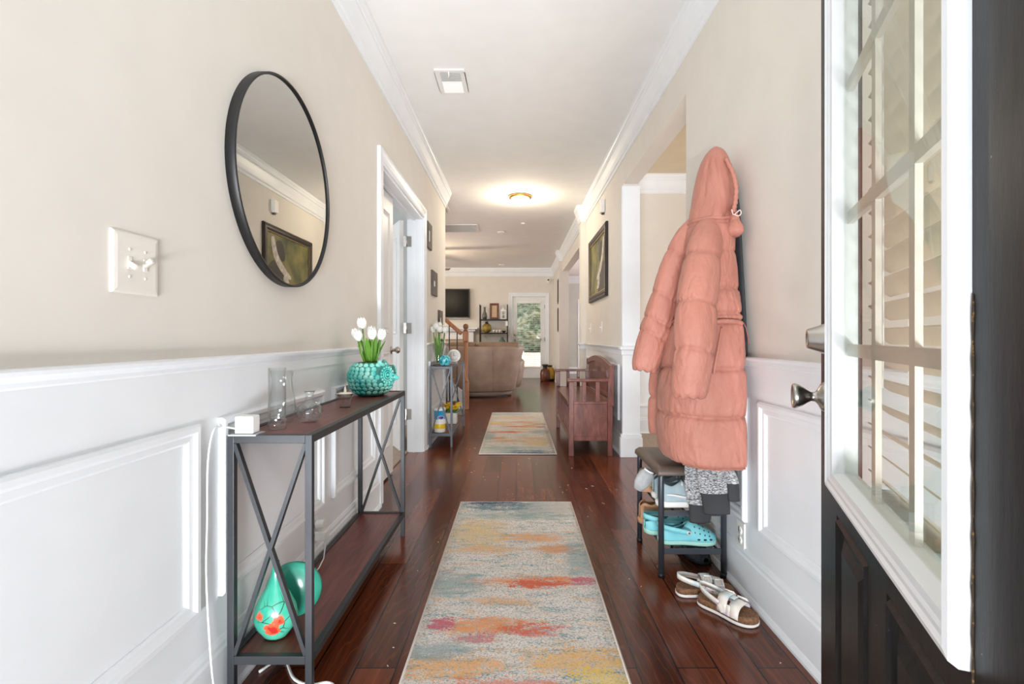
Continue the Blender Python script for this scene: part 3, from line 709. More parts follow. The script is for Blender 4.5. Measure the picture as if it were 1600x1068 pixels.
def small_frame(yc, zc, w, h, label):
    t = thing('picture_frame', (XL, yc, zc), label, 'picture', 'small square frames on the left wall')
    x0 = XL+0.001
    rings = [[Vector((x0+p, yc+s*(w/2-i), zc+q*(h/2-i))) for s, q in ((-1, -1), (1, -1), (1, 1), (-1, 1))] for i, p in ((0, 0), (0, 0.016), (0.006, 0.020), (w*0.32, 0.014), (w*0.32, 0.008))]
    MB().rings(rings, True, True, False, False).build('frame', M['frame_grey'], t)
    B(x0+0.006, x0+0.010, yc-w*0.18, yc+w*0.18, zc-h/2+w*0.32, zc+h/2-w*0.32).build('picture', M['mat_white'], t)
small_frame(4.84, 2.03, 0.22, 0.25, 'small grey square frame nearest the door casing, highest of three')
small_frame(5.14, 1.60, 0.30, 0.25, 'small grey square frame, middle of the three stepping down the left wall')
small_frame(5.55, 1.22, 0.24, 0.25, 'small grey square frame just above the white tulips, lowest of three')

# outlet with a plugged adapter, left ; empty outlet, right
def outlet(yc, zc, side, label):
    x = XL+e if side < 0 else XR-e; d = 1 if side < 0 else -1
    t = thing('wall_outlet', (x, yc, zc), label, 'outlet')
    MB().box(x, x+d*0.006, yc-0.036, yc+0.036, zc-0.058, zc+0.058).build('plate', M['plastic'], t, bevel=0.003)
    for k in (-1, 1):
        MB().lathe([(0.017, 0), (0.017, 0.002), (0.001, 0.0025)], (x+d*0.006, yc, zc+k*0.0195), 20, R=Vector((d, 0, 0)).to_track_quat('Z', 'Y').to_matrix(), cap0=False, cap1=False).build('socket', M['plastic'], t)
        MB().box(x+d*0.008, x+d*0.0092, yc-0.007, yc-0.005, zc+k*0.0195-0.004, zc+k*0.0195+0.006).box(x+d*0.008, x+d*0.0092, yc+0.005, yc+0.007, zc+k*0.0195-0.004, zc+k*0.0195+0.006).build('slots', M['black'], t)
    return t
outlet(2.09, 0.235, -1, 'white outlet low on the left wall behind the console table')
outlet(2.07, 0.225, 1, 'empty white outlet low on the right wall beside the shoe rack')
pl = thing('plug_adapter', (XL+0.03, 2.10, 0.245), 'white power adapter plugged into the low outlet behind the table', 'plug')
MB().box(XL+0.0145, XL+0.062, 2.075, 2.125, 0.195, 0.235).build('body', M['plastic'], pl, bevel=0.006)
MB().tube([(XL+0.0145, 2.10, 0.262), (XL+0.05, 2.10, 0.262)], 0.020, 18).build('prong_cap', M['plastic'], pl, bevel=0.003)
one(MB().tube([(XL+0.05, 2.10, 0.195), (XL+0.058, 2.08, 0.165), (XL+0.068, 2.04, 0.140), (XL+0.072, 1.98, 0.1285), (XL+0.066, 1.86, 0.1280), (XL+0.070, 1.74, 0.1280)], 0.0025, 8), 'plug_cable', M['cord'], 'white cord running from the plug adapter along the lower shelf of the nearest console', 'cord')

# ------------------------------------------------------------------ right wall : alarm box, picture, switches, far frames
al = thing('door_chime', (XR, 5.33, 2.44), 'white plastic chime box high on the right wall above the painting', 'chime')
MB().box(XR-0.045, XR, 5.28, 5.38, 2.375, 2.515).build('body', M['plastic'], al, bevel=0.012, seg=3)
MB().box(XR-0.03, XR-0.005, 5.315, 5.345, 2.36, 2.376).build('sounder', M['iron'], al)

PY0, PY1, PZ0, PZ1 = 5.10, 6.30, 1.475, 2.24
pic = thing('framed_painting', (XR, 5.7, 1.86), 'large dark framed painting of a pale figure on green, right wall above bench', 'painting')
rings = [[Vector((XR-p, y, z)) for y, z in ((PY0+i, PZ0+i), (PY1-i, PZ0+i), (PY1-i, PZ1-i), (PY0+i, PZ1-i))] for i, p in ((0, 0), (0, 0.022), (0.012, 0.032), (0.03, 0.026), (0.05, 0.030), (0.065, 0.022), (0.078, 0.020), (0.078, 0.010))]
MB().rings(rings, True, True, False, False).build('frame', M['frame_dark'], pic)
mb = MB(); i = 0.079
for k in range(60):
    a = k/60
    for (y, z) in (((PY0+i+(PY1-PY0-2*i)*a), PZ0+i), ((PY0+i+(PY1-PY0-2*i)*a), PZ1-i)): mb.sphere((XR-0.016, y, z), 0.006, 6, 4)
for k in range(36):
    a = k/36
    for y in (PY0+i, PY1-i): mb.sphere((XR-0.016, y, PZ0+i+(PZ1-PZ0-2*i)*a), 0.006, 6, 4)
mb.build('gold_beading', M['gold'], pic)
def canvas_mat():
    n = N('painted_canvas'); g = n.noise(n.coord(), 5, 4)
    n.set(color=n.ramp(g, [(0.3, rgb((46, 52, 28))), (0.5, rgb((98, 98, 44))), (0.7, rgb((134, 124, 62)))]), rough=0.45); return n.m
B(XR-0.010, XR-0.008, PY0+0.075, PY1-0.075, PZ0+0.075, PZ1-0.075).build('canvas', canvas_mat(), pic)
dk = mat('paint_dark', (34, 28, 24), 0.5, c2=(52, 40, 32)); lt = mat('paint_pale', (214, 208, 200), 0.5, c2=(170, 160, 150), var=20)
def blobpoly(mb, pts, x):
    n_ = len(pts); c = Vector((sum(p[0] for p in pts)/n_, sum(p[1] for p in pts)/n_))
    sp = []
    for k in range(n_):
        p0, p1, p2, p3 = [Vector(pts[(k+q) % n_]) for q in (-1, 0, 1, 2)]
        for s in range(5):
            t = s/5; sp.append(0.5*((2*p1)+(-p0+p2)*t+(2*p0-5*p1+4*p2-p3)*t*t+(-p0+3*p1-3*p2+p3)*t**3))
    vs = [(x, PY0+(1-p.x)*(PY1-PY0), PZ0+p.y*(PZ1-PZ0)) for p in sp]+[(x+0.0012, PY0+(1-p.x)*(PY1-PY0), PZ0+p.y*(PZ1-PZ0)) for p in sp]
    m_ = len(sp); mb.add(vs, [tuple(range(m_)), tuple(range(2*m_-1, m_-1, -1))]+[(i, i+m_, (i+1) % m_+m_, (i+1) % m_) for i in range(m_)])
mb = MB()
blobpoly(mb, [(0.55, 0.12), (0.90, 0.12), (0.90, 0.40), (0.80, 0.52), (0.66, 0.48), (0.58, 0.3)], XR-0.0118)
blobpoly(mb, [(0.60, 0.56), (0.72, 0.54), (0.78, 0.66), (0.75, 0.80), (0.66, 0.82), (0.60, 0.7)], XR-0.0116)
mb.build('painted_dark_parts', dk, pic)  # dark head and body of the figure on the canvas
mb = MB()
blobpoly(mb, [(0.80, 0.84), (0.86, 0.80), (0.80, 0.55), (0.66, 0.38), (0.52, 0.30), (0.47, 0.34), (0.60, 0.46), (0.73, 0.62)], XR-0.0134)
blobpoly(mb, [(0.56, 0.34), (0.62, 0.32), (0.60, 0.2), (0.50, 0.16), (0.48, 0.2)], XR-0.0132)
mb.build('painted_figure', lt, pic)
for y, lab in ((5.48, 'single white toggle switch on the right wall, nearer of two'), (6.30, 'single white toggle switch on the right wall, farther of two by the corner')):
    t = thing('light_switch', (XR, y, 1.16), lab, 'switch')
    MB().box(XR-0.006, XR, y-0.037, y+0.037, 1.10, 1.22).build('plate', M['plastic'], t, bevel=0.003)
    MB().obox((XR-0.015, y, 1.155), (0.011, 0.005, 0.006), rotm(ry=0.5)).build('toggle', M['plastic'], t)
for z0, z1, lab in ((1.79, 2.33, 'black edged picture on the far right wall, upper of two'), (1.17, 1.70, 'black edged picture on the far right wall, lower of two')):
    t = thing('picture_frame', (XR, 10.85, z0), lab, 'picture', 'black frames on the far right wall')
    MB().box(XR-0.028, XR, 10.60, 11.12, z0, z1).build('frame', M['screen'], t, bevel=0.003)
    MB().box(XR-0.0295, XR-0.028, 10.63, 11.09, z0+0.03, z1-0.03).build('picture', M['dark_cloth'], t)
cs = thing('security_camera', (0.80, YF, 2.48), 'little white camera with a black lens in the far corner', 'camera')
MB().box(0.775, 0.835, YF-0.07, YF, 2.42, 2.54).build('body', M['plastic'], cs, bevel=0.015, seg=3)
MB().lathe([(0.022, 0), (0.02, 0.008), (0.001, 0.01)], (0.805, YF-0.069, 2.505), 18, R=Vector((0, -1, 0)).to_track_quat('Z', 'Y').to_matrix(), cap0=False, cap1=False).build('lens', M['black'], cs)

# ------------------------------------------------------------------ rugs
def rug(name, cx, cy, rz, label):
    mb = MB(); nx, ny = 12, 60; w, l = 0.345, 1.22
    top = []
    for j in range(ny+1):
        row = []
        for i in range(nx+1):
            x = -w+2*w*i/nx; y = -l+2*l*j/ny
            row.append(Vector((x, y, 0.008+0.0012*noise.noise(Vector((x*5, y*3, 2)))+(0.001 if j in (0, ny) else 0))))
        row = [Vector((-w-0.002, row[0].y, 0.0))]+row+[Vector((w+0.002, row[0].y, 0.0))]
        top.append(row)
    mb.rings(top, False, False, False, True)
    o = mb.build(name, M['rug'], None)
    for y in (-l, l): pass
    o.location = (cx, cy, 0.0005); o.rotation_euler = (0, 0, rz)
    tag(o, label, 'rug', None)
    OFF[o.name] = Vector((0, 0, 0))
    hem = MB()
    for s in (-1, 1): hem.tube([(s*w, -l, 0.006), (s*w, l, 0.006)], 0.0045, 8)
    for s in (-1, 1): hem.tube([(-w, s*l, 0.006), (w, s*l, 0.006)], 0.0045, 8)
    hem.build('bound_edge', mat('rug_binding', (206, 196, 186), 0.95), o)
    return o
rug('runner_rug', -0.004, 1.92, 0.0, 'nearest runner rug, multicoloured abstract weave on the dark floor')
rug('runner_rug', 0.012, 5.66, PI, 'farther runner rug, pale abstract weave, between second console and bench')

# ------------------------------------------------------------------ console tables
def console(x0, x1, y0, y1, zt, label, metal, zs=0.127):
    t = thing('console_table', ((x0+x1)/2, (y0+y1)/2, 0), label, 'console table')
    b = 0.020
    for z, nm in ((zt-0.024, 'upper_frame'), (zs-0.022, 'lower_frame')):
        fr_ = MB()
        fr_.box(x0+b, x1-b, y0, y0+b, z, z+0.024).box(x0+b, x1-b, y1-b, y1, z, z+0.024).box(x0, x0+b, y0+b, y1-b, z, z+0.024).box(x1-b, x1, y0+b, y1-b, z, z+0.024)
        fr_.build(nm, metal, t, bevel=0.0015)
    for xa in (x0, x1-b):
        for ya in (y0, y1-b):
            B(xa, xa+b, ya, ya+b, 0, zt).build('leg', metal, t, bevel=0.0015)
    for ya in (y0+b/2, y1-b/2):
        m1 = MB().bar((x0+b, ya, zs+0.004), (x1-b, ya, zt-0.026), 0.011, 0.017, (0, 1, 0)); m1.bar((x1-b, ya, zs+0.004), (x0+b, ya, zt-0.026), 0.0115, 0.0165, (0, 1, 0))
        m1.build('cross_brace', metal, t)
    B(x0+b, x1-b, y0+b, y1-b, zt-0.012, zt-0.003).build('tabletop', M['tablewood'], t)
    B(x0+b, x1-b, y0+b, y1-b, zs-0.012, zs-0.003).build('lower_shelf', M['tablewood'], t)
    return t
TZ = 0.765
console(-0.832, -0.588, 1.43, 2.63, TZ, 'nearest black metal console table with red-brown wood shelves and X ends', M['iron'])
console(-0.832, -0.610, 4.74, 5.88, 0.77, 'farther grey metal console table beyond the white door casing', M['greymetal'])

# ---- white tulip maker
def tulips(root, base_c, tips, stem_r=0.004, bl=0.052, bw=0.021, leaf_n=9, leaf_h=0.16, spread=0.05, seed=1):
    rnd = random.Random(seed); c = Vector(base_c)
    for (tx, ty, tz) in tips:
        tip = Vector((tx, ty, tz)); b0 = c+Vector(((tx-c.x)*0.35, (ty-c.y)*0.35, 0))
        tl = MB().tube([b0, b0.lerp(tip, 0.5)+Vector(((tx-c.x)*0.1, (ty-c.y)*0.1, 0)), tip], [stem_r, stem_r, stem_r*0.9], 8).build('tulip_stem', M['leaf'], root)
        d = (tip-b0).normalized(); R = d.to_track_quat('Z', 'Y').to_matrix(); ph = rnd.random()*6
        mb = MB()
        mb.lathe([(0.004, 0), (bw*0.82, bl*0.16), (bw*0.97, bl*0.38), (bw*0.9, bl*0.66), (bw*0.72, bl*0.88), (bw*0.5, bl*0.90), (0.002, bl*0.70)], tip, 18, R=R, cap0=False, cap1=False)
        for k in range(6):
            a = ph+2*PI*k/6; rings = []
            for i in range(7):
                u = i/6; rr = bw*(0.22+0.86*math.sin(PI*min(1, 0.12+u*0.72)))*(1.03 if k % 2 else 0.97); wd = 0.62*math.sin(PI*min(1, 0.1+u*0.86))**0.6
                rings.append([tip+R @ Vector((rr*math.cos(a+wd*q), rr*math.sin(a+wd*q), bl*(u*1.02)-abs(q)*0.002)) for q in (-1, -.5, 0, .5, 1)])
            mb.rings(rings, False, False, False, True)
        mb.build('tulip_bloom', M['tulip'], tl)
    for k in range(leaf_n):
        a = 2*PI*k/leaf_n+rnd.random()*0.6; h = leaf_h*(0.72+0.4*rnd.random()); sp = spread*(0.5+0.7*rnd.random())
        rings = []; dr = Vector((math.cos(a), math.sin(a), 0)); sd_ = Vector((-dr.y, dr.x, 0))
        for i in range(11):
            u = i/10; w = 0.0165*math.sin(PI*(0.12+0.88*u))**0.8+0.0006
            p = c+dr*(0.012+sp*u**1.7)+Vector((0, 0, h*u))
            rings.append([p-sd_*w+dr*0.004*math.sin(PI*u), p-dr*0.003, p+sd_*w+dr*0.004*math.sin(PI*u)])
        MB().rings(rings, False, False, False, True).build('tulip_leaf', M['leaf'], root, solid=0.0012, subsurf=1)

# ---- turquoise owl planter with tulips
def glaze():
    n = N('turquoise_crackle_glaze'); g = n.noise(n.coord(), 30, 5); g2 = n.noise(n.coord(), 14, 3)
    c = n.ramp(g2, [(0.35, rgb((58, 186, 178))), (0.5, rgb((96, 208, 196))), (0.66, rgb((160, 226, 210)))])
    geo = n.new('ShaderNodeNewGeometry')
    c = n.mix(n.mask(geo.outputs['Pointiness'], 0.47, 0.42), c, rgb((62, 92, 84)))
    c = n.mix(n.mask(n.noise(n.coord(loc=(4, 2, 1)), 46, 2), 0.73, 0.78), c, rgb((170, 78, 46)))
    n.set(color=c, rough=0.16, coat=0.6); return n.m
M['glaze'] = glaze()
oc = Vector((-0.712, 2.44, TZ))
op = thing('owl_planter', oc, 'turquoise scaled ceramic owl planter of white tulips on the nearest console table', 'planter')
prof = [(0.001, 0), (0.062, 0), (0.074, 0.008), (0.096, 0.038), (0.108, 0.075), (0.107, 0.105), (0.094, 0.135), (0.072, 0.155), (0.062, 0.160), (0.056, 0.156), (0.056, 0.13), (0.001, 0.128)]
mb = MB().lathe(prof, oc, 56, 1.0, 1.06, cap0=False, cap1=False)
mb.build('pot', mat('dark_glaze_crevice', (52, 136, 128), 0.25, c2=(64, 116, 104), var=20), op)
def pr(z):
    for (r0, z0), (r1, z1) in zip(prof[2:8], prof[3:9]):
        if z0 <= z <= z1: u = (z-z0)/(z1-z0); return r0+(r1-r0)*u, math.atan2(r0-r1, z1-z0)
    return 0.07, 0
mb = MB(); row = 0; z = 0.018
while z < 0.148:
    r_, sl = pr(z); nsc = max(14, int(2*PI*r_/0.027))
    for k in range(nsc):
        a = 2*PI*(k+0.5*(row % 2))/nsc
        if any(abs(((a-e_+PI) % (2*PI))-PI) < 0.36 and abs(z-0.102) < 0.038 for e_ in (math.radians(-32), math.radians(36))): continue
        dr = Vector((math.cos(a), math.sin(a)*1.06, 0)); out = Vector((math.cos(a)*math.cos(sl), math.sin(a)*math.cos(sl), math.sin(sl)))
        R = out.to_track_quat('Z', 'Y').to_matrix()
        mb.sphere(oc+dr*r_+Vector((0, 0, z)), 1.0, 12, 6, 0.0126, 0.0132, 0.0055, R @ rotm(rx=0.22))
    z += 0.0185; row += 1
mb.build('scales', M['glaze'], op)
def owl_eye(a, z):
    r_, sl = pr(z); out = Vector((math.cos(a), math.sin(a), math.sin(sl)*0.5)).normalized(); R = out.to_track_quat('Z', 'Y').to_matrix()
    c = oc+Vector((math.cos(a), math.sin(a)*1.06, 0))*(r_-0.002)+Vector((0, 0, z))
    ey = MB().lathe([(0.041, -0.008), (0.041, 0.003), (0.037, 0.006), (0.001, 0.007)], c, 30, R=R, cap0=False, cap1=False).build('eye', bpy.data.materials['dark_glaze_crevice'], op)
    m_ = MB()
    for rr_, hh in ((0.026, 0.009), (0.016, 0.010)):
        m_.tube([c+R @ Vector((rr_*math.cos(2*PI*k/24), rr_*math.sin(2*PI*k/24), hh)) for k in range(25)], 0.0036, 8, False)
    for k in range(15): q = 2*PI*k/15; m_.sphere(c+R @ Vector((0.036*math.cos(q), 0.036*math.sin(q), 0.006)), 0.0066, 8, 5)
    m_.sphere(c+R @ Vector((0, 0, 0.009)), 0.008, 12, 8); m_.build('eye_rings', M['glaze'], ey)
owl_eye(math.radians(-32), 0.102); owl_eye(math.radians(36), 0.102)
a = math.radians(2); r_, _ = pr(0.085); R = Vector((math.cos(a), math.sin(a), -0.3)).to_track_quat('Z', 'Y').to_matrix()
MB().lathe([(0.014, -0.01), (0.013, 0.008), (0.008, 0.022), (0.001, 0.030)], oc+Vector((math.cos(a)*r_, math.sin(a)*r_, 0.088)), 14, 1, 1.2, R=R, cap0=False, cap1=False).build('beak', M['glaze'], op)
for a in (math.radians(-40), math.radians(44)):
    MB().lathe([(0.016, 0), (0.013, 0.014), (0.005, 0.026), (0.001, 0.028)], oc+Vector((math.cos(a)*0.070, math.sin(a)*0.070, 0.145)), 12, cap0=False, cap1=False).build('ear_tuft', M['glaze'], op)
B(0, 0, 0, 0, 0, 0)
MB().lathe([(0.055, 0.140), (0.001, 0.144)], oc, 24, cap0=False, cap1=False).build('soil', mat('moss_filler', (96, 84, 56), 0.9, c2=(70, 62, 40), var=60, bump=(80, .5, .01)), op)
tz = oc.z
tips = [(-0.742, 2.40, tz+0.325), (-0.772, 2.42, tz+0.275), (-0.745, 2.36, tz+0.268), (-0.715, 2.46, tz+0.285), (-0.690, 2.38, tz+0.275), (-0.660, 2.42, tz+0.272)]
tulips(op, oc+Vector((0, 0, 0.135)), tips, leaf_n=10, leaf_h=0.145, spread=0.055, seed=3)

# ---- glass pieces
def lathe_thing(name, parts, c, label, cat, group=None):
    t = thing(name, c, label, cat, group)
    for pn, prof, m in parts: MB().lathe([(r, z+c[2]) for r, z in prof], (c[0], c[1], 0), 40, cap0=False, cap1=False).build(pn, m, t)
    return t
lathe_thing('glass_vase', [('body', [(0.0245, 0.030), (0.0255, 0.19), (0.0235, 0.19), (0.0225, 0.034), (0.001, 0.034)], M['glass']), ('thick_base', [(0.001, 0), (0.026, 0.001), (0.0265, 0.030), (0.001, 0.033)], M['glass_base'])],
            (-0.738, 1.535, TZ-0.003), 'straight clear glass cylinder vase with a heavy base on the nearest console', 'vase')
lathe_thing('hurricane_glass', [('body', [(0.030, 0.002), (0.038, 0.02), (0.043, 0.045), (0.041, 0.075), (0.033, 0.115), (0.031, 0.145), (0.036, 0.176), (0.0345, 0.176), (0.0295, 0.145), (0.0315, 0.115), (0.0395, 0.075), (0.0415, 0.045), (0.0365, 0.02), (0.029, 0.004)], M['glass'])],
            (-0.770, 1.635, TZ-0.003), 'bulging clear hurricane shade standing behind the straight glass vase', 'vase')
bt = thing('glass_bottle', (-0.692, 1.665, TZ-0.003), 'squat round cut-glass bottle with a short neck on the nearest console', 'bottle')
z0 = TZ-0.003
mb = MB().lathe([(0.001, z0), (0.022, z0), (0.034, z0+0.012), (0.040, z0+0.032), (0.036, z0+0.054), (0.022, z0+0.068), (0.0135, z0+0.076), (0.0125, z0+0.094), (0.019, z0+0.104), (0.018, z0+0.105), (0.0112, z0+0.095), (0.0112, z0+0.077), (0.02, z0+0.066), (0.034, z0+0.053), (0.0375, z0+0.032), (0.031, z0+0.013), (0.001, z0+0.006)], (-0.692, 1.665, 0), 40, cap0=False, cap1=False)
mb.build('body', M['glass'], bt)
mb = MB()
for k in range(9):
    a = 2*PI*k/9
    for zz, off in ((0.026, 0), (0.044, 0.35)):
        dr = Vector((math.cos(a+off), math.sin(a+off), 0.1)); mb.sphere(Vector((-0.692, 1.665, z0+zz))+Vector((dr.x, dr.y, 0))*0.0375, 0.010, 10, 6, 1, 1, 0.35, dr.to_track_quat('Z', 'Y').to_matrix())
mb.build('cut_facets', M['glass_base'], bt)
th_ = thing('tealight_holder', (-0.695, 2.02, z0), 'flared clear glass holder with a white candle between bottle and owl planter', 'candle holder')
MB().lathe([(0.001, z0), (0.022, z0), (0.022, z0+0.026), (0.024, z0+0.034), (0.040, z0+0.056), (0.038, z0+0.057), (0.022, z0+0.038), (0.001, z0+0.036)], (-0.695, 2.02, 0), 32, cap0=False, cap1=False).build('glass_stand', M['glass_base'], th_)
MB().lathe([(0.001, z0+0.0385), (0.020, z0+0.0385), (0.026, z0+0.052), (0.025, z0+0.058), (0.020, z0+0.060), (0.001, z0+0.059)], (-0.695, 2.02, 0), 28, cap0=False, cap1=False).build('candle', M['wax'], th_)
MB().lathe([(0.0045, z0+0.059), (0.006, z0+0.066), (0.004, z0+0.076), (0.0008, z0+0.086)], (-0.695, 2.02, 0), 12, cap0=False, cap1=False).build('flame_tip', M['wax'], th_)
cb = thing('white_cube_speaker', (-0.792, 1.452, TZ), 'small white cube on a grey coaster at the near wall corner of the nearest table', 'cube')
B(-0.828, -0.748, 1.428, 1.482, TZ-0.003, TZ+0.001).build('coaster', mat('glass_coaster', (170, 180, 184), 0.2), cb)
B(-0.815, -0.762, 1.438, 1.480, TZ+0.001, TZ+0.052).build('cube', M['plastic'], cb, bevel=0.004, seg=3)
cpts = [(-0.814, 1.455, TZ+0.012), (-0.832, 1.440, TZ+0.020), (-0.842, 1.420, TZ+0.026), (-0.838, 1.375, TZ+0.02), (-0.838, 1.352, TZ-0.06), (-0.840, 1.352, 0.55), (-0.838, 1.345, 0.40), (-0.824, 1.340, 0.2), (-0.815, 1.342, 0.10), (-0.81, 1.36, 0.02), (-0.79, 1.40, 0.005), (-0.75, 1.44, 0.004)]
sp = []
for k in range(len(cpts)*6-5):
    u = k/6; sp.append(Vector(interp([(i,)+c for i, c in enumerate(cpts)], u)))
one(MB().tube(sp, 0.0026, 8), 'speaker_cable', M['cord'], 'white cord hanging from the small white cube down the wainscot to the floor', 'cord')
cp2 = [(-0.80, 1.55, 0.005), (-0.77, 1.62, 0.005), (-0.74, 1.60, 0.006), (-0.68, 1.52, 0.006), (-0.62, 1.49, 0.006), (-0.57, 1.50, 0.006), (-0.54, 1.475, 0.006), (-0.53, 1.40, 0.006)]
sp = [Vector(interp([(i,)+c for i, c in enumerate(cp2)], k/6)) for k in range(len(cp2)*6-5)]
one(MB().tube(sp, 0.0045, 8), 'extension_cable', M['cord'], 'thick white cable curving on the floor under the nearest console table', 'cord')

# ---- painted flask vase on the lower shelf
def painted_vase():
    n = N('green_enamel_with_flowers'); tc = n.coord(); c = n.ramp(n.noise(tc, 8, 3), [(0.35, rgb((44, 148, 124))), (0.65, rgb((82, 180, 152)))])
    w = n.noise(tc, 40, 3)
    br = n.new('ShaderNodeTexVoronoi', feature='DISTANCE_TO_EDGE'); n.link(n.coord((1, 1, 1), rot=(0, .5, 0)), br.inputs['Vector']); br.inputs['Scale'].default_value = 26
    def spot(c, x, y, z, r, col):
        d = n.new('ShaderNodeVectorMath', operation='DISTANCE'); n.link(tc, d.inputs[0]); d.inputs[1].default_value = (x, y, z)
        return n.mix(n.mask(n.math('ADD', d.outputs['Value'], n.math('MULTIPLY_ADD', w, 0.03, -0.015)), r, r*0.8), c, rgb(col))
    near = n.new('ShaderNodeVectorMath', operation='DISTANCE'); n.link(tc, near.inputs[0]); near.inputs[1].default_value = (0.03, -0.06, 0.09)
    c = n.mix(n.math('MULTIPLY', n.mask(br.outputs['Distance'], 0.035, 0.015), n.mask(near.outputs['Value'], 0.075, 0.05)), c, rgb((48, 60, 44)))
    for x, z, r in ((-0.035, 0.085, 0.016), (0.012, 0.042, 0.022), (0.036, 0.070, 0.018), (0.056, 0.125, 0.015), (0.045, 0.038, 0.012)):
        c = spot(c, x, -0.055, z, r*0.9+0.006, (206, 84, 56)); c = spot(c, x, -0.055, z, r*0.5+0.006, (170, 44, 36)); c = spot(c, x, -0.055, z, r*0.16+0.004, (226, 170, 80))
    n.set(color=c, rough=0.18, coat=0.5); return n.m
vc = Vector((-0.742, 1.535, 0.1255))
pv = MB().lathe([(0.001, 0), (0.030, 0), (0.036, 0.006), (0.058, 0.035), (0.066, 0.062), (0.060, 0.095), (0.043, 0.13), (0.028, 0.155), (0.016, 0.185), (0.010, 0.215), (0.011, 0.232), (0.009, 0.232), (0.007, 0.2), (0.001, 0.19)], (0, 0, 0), 44, 1.0, 0.80, cap0=False, cap1=False)
pvo = pv.build('flower_vase', painted_vase(), None); pvo.location = vc; OFF[pvo.name] = Vector((0, 0, 0))
tag(pvo, 'green enamel vase with red painted flowers on the lower shelf of the nearest console', 'vase')
RYd = Vector((0.25, -1, 0.12)).to_track_quat('Z', 'Y').to_matrix()
dish = MB().lathe([(0.001, 0.012), (0.06, 0.008), (0.084, 0.0), (0.088, 0.004), (0.084, 0.012), (0.07, 0.020), (0.001, 0.020)], (0.010, 0.105, 0.093), 44, 1.0, 1.0, R=RYd, cap0=False, cap1=False)
do = dish.build('round_dish', mat('green_enamel', (60, 164, 140), 0.2, c2=(46, 140, 118), var=12), None); do.location = vc; tag(do, 'green round dish standing upright behind the painted vase on the lower shelf', 'dish')

# ------------------------------------------------------------------ items on the second console
z2 = 0.767
gv = thing('tulip_vase', (-0.775, 4.95, z2), 'clear glass vase of white tulips on the farther console table', 'vase')
MB().lathe([(0.001, z2), (0.05, z2), (0.052, z2+0.01), (0.045, z2+0.10), (0.058, z2+0.20), (0.056, z2+0.20), (0.043, z2+0.10), (0.05, z2+0.012), (0.001, z2+0.01)], (-0.775, 4.95, 0), 32, cap0=False, cap1=False).build('glass', M['glass'], gv)
tips = [(-0.81, 4.84, z2+0.33), (-0.78, 4.80, z2+0.36), (-0.765, 4.90, z2+0.37), (-0.745, 4.81, z2+0.33), (-0.70, 4.84, z2+0.325), (-0.715, 4.92, z2+0.345), (-0.80, 4.92, z2+0.38)]
tips = [(a-0.01, b+0.09, c) for a, b, c in tips]
tulips(gv, Vector((-0.775, 4.95, z2+0.03)), tips, bl=0.062, bw=0.028, leaf_n=12, leaf_h=0.27, spread=0.03, seed=9)
def aqua():
    n = N('aqua_mosaic_glass'); v = n.new('ShaderNodeTexVoronoi'); n.link(n.coord(), v.inputs['Vector']); v.inputs['Scale'].default_value = 60
    s = n.new('ShaderNodeSeparateColor'); n.link(v.outputs['Color'], s.inputs[0])
    n.set(color=n.ramp(s.outputs[0], [(0, rgb((20, 120, 140))), (0.6, rgb((50, 176, 190))), (1, rgb((150, 214, 216)))]), rough=0.15); return n.m
bo = MB().lathe([(0.001, 0), (0.03, 0.0), (0.052, 0.022), (0.060, 0.055), (0.050, 0.088), (0.03, 0.106), (0.024, 0.106), (0.001, 0.10)], (0, 0, 0), 32, cap0=False, cap1=False).build('votive_ball', aqua(), None)
bo.location = (-0.692, 4.82, z2); tag(bo, 'round aqua mosaic glass votive in front of the far tulips', 'votive')
bp = [(0.001, 0), (0.030, 0), (0.032, 0.01), (0.032, 0.11), (0.026, 0.14), (0.012, 0.165), (0.011, 0.21), (0.014, 0.215), (0.012, 0.216), (0.009, 0.16), (0.028, 0.11), (0.028, 0.012), (0.001, 0.010)]
lathe_thing('glass_bottle', [('body', bp, M['glass'])], (-0.715, 5.06, z2), 'slim clear bottle close behind the aqua votive', 'bottle')
lathe_thing('glass_bottle', [('body', [(r*1.05, z*1.1) for r, z in bp], M['glass']), ('stopper', [(0.001, 0.236), (0.012, 0.238), (0.014, 0.25), (0.010, 0.262), (0.001, 0.266)], M['iron'])], (-0.770, 5.14, z2), 'tall clear bottle with dark stopper behind the far tulips', 'bottle')
lathe_thing('glass_bottle', [('body', [(r*1.2, z*0.98) for r, z in bp], M['glass']), ('green_water', [(0.001, 0.014), (0.030, 0.014), (0.030, 0.09), (0.001, 0.09)], mat('green_fill', (150, 190, 160), 0.2))], (-0.745, 5.36, z2), 'clear bottle half filled with pale green, beside the white dial', 'bottle')
dl = thing('desk_clock', (-0.655, 5.24, z2), 'small round white dial on a foot at the far console front edge', 'clock')
dRy = Vector((0.1, -1, 0.1)).to_track_quat('Z', 'Y').to_matrix()
MB().lathe([(0.001, 0.0), (0.062, 0.0), (0.068, 0.006), (0.068, 0.020), (0.060, 0.026), (0.054, 0.020), (0.001, 0.020)], (-0.655, 5.22, z2+0.085), 36, R=dRy, cap0=False, cap1=False).build('case', M['white_cer'], dl)
MB().lathe([(0.001, 0.021), (0.050, 0.0212), (0.050, 0.020)], (-0.655, 5.22, z2+0.085), 30, R=dRy, cap0=False, cap1=False).build('dial', mat('dial_face', (224, 222, 214), 0.4), dl)
MB().bar((-0.655, 5.198, z2+0.085), (-0.655, 5.195, z2+0.12), 0.004, 0.002).bar((-0.655, 5.198, z2+0.085), (-0.63, 5.198, z2+0.09), 0.004, 0.002).build('hands', M['iron'], dl)
B(-0.69, -0.62, 5.20, 5.25, z2, z2+0.02).build('foot', M['white_cer'], dl, bevel=0.004)
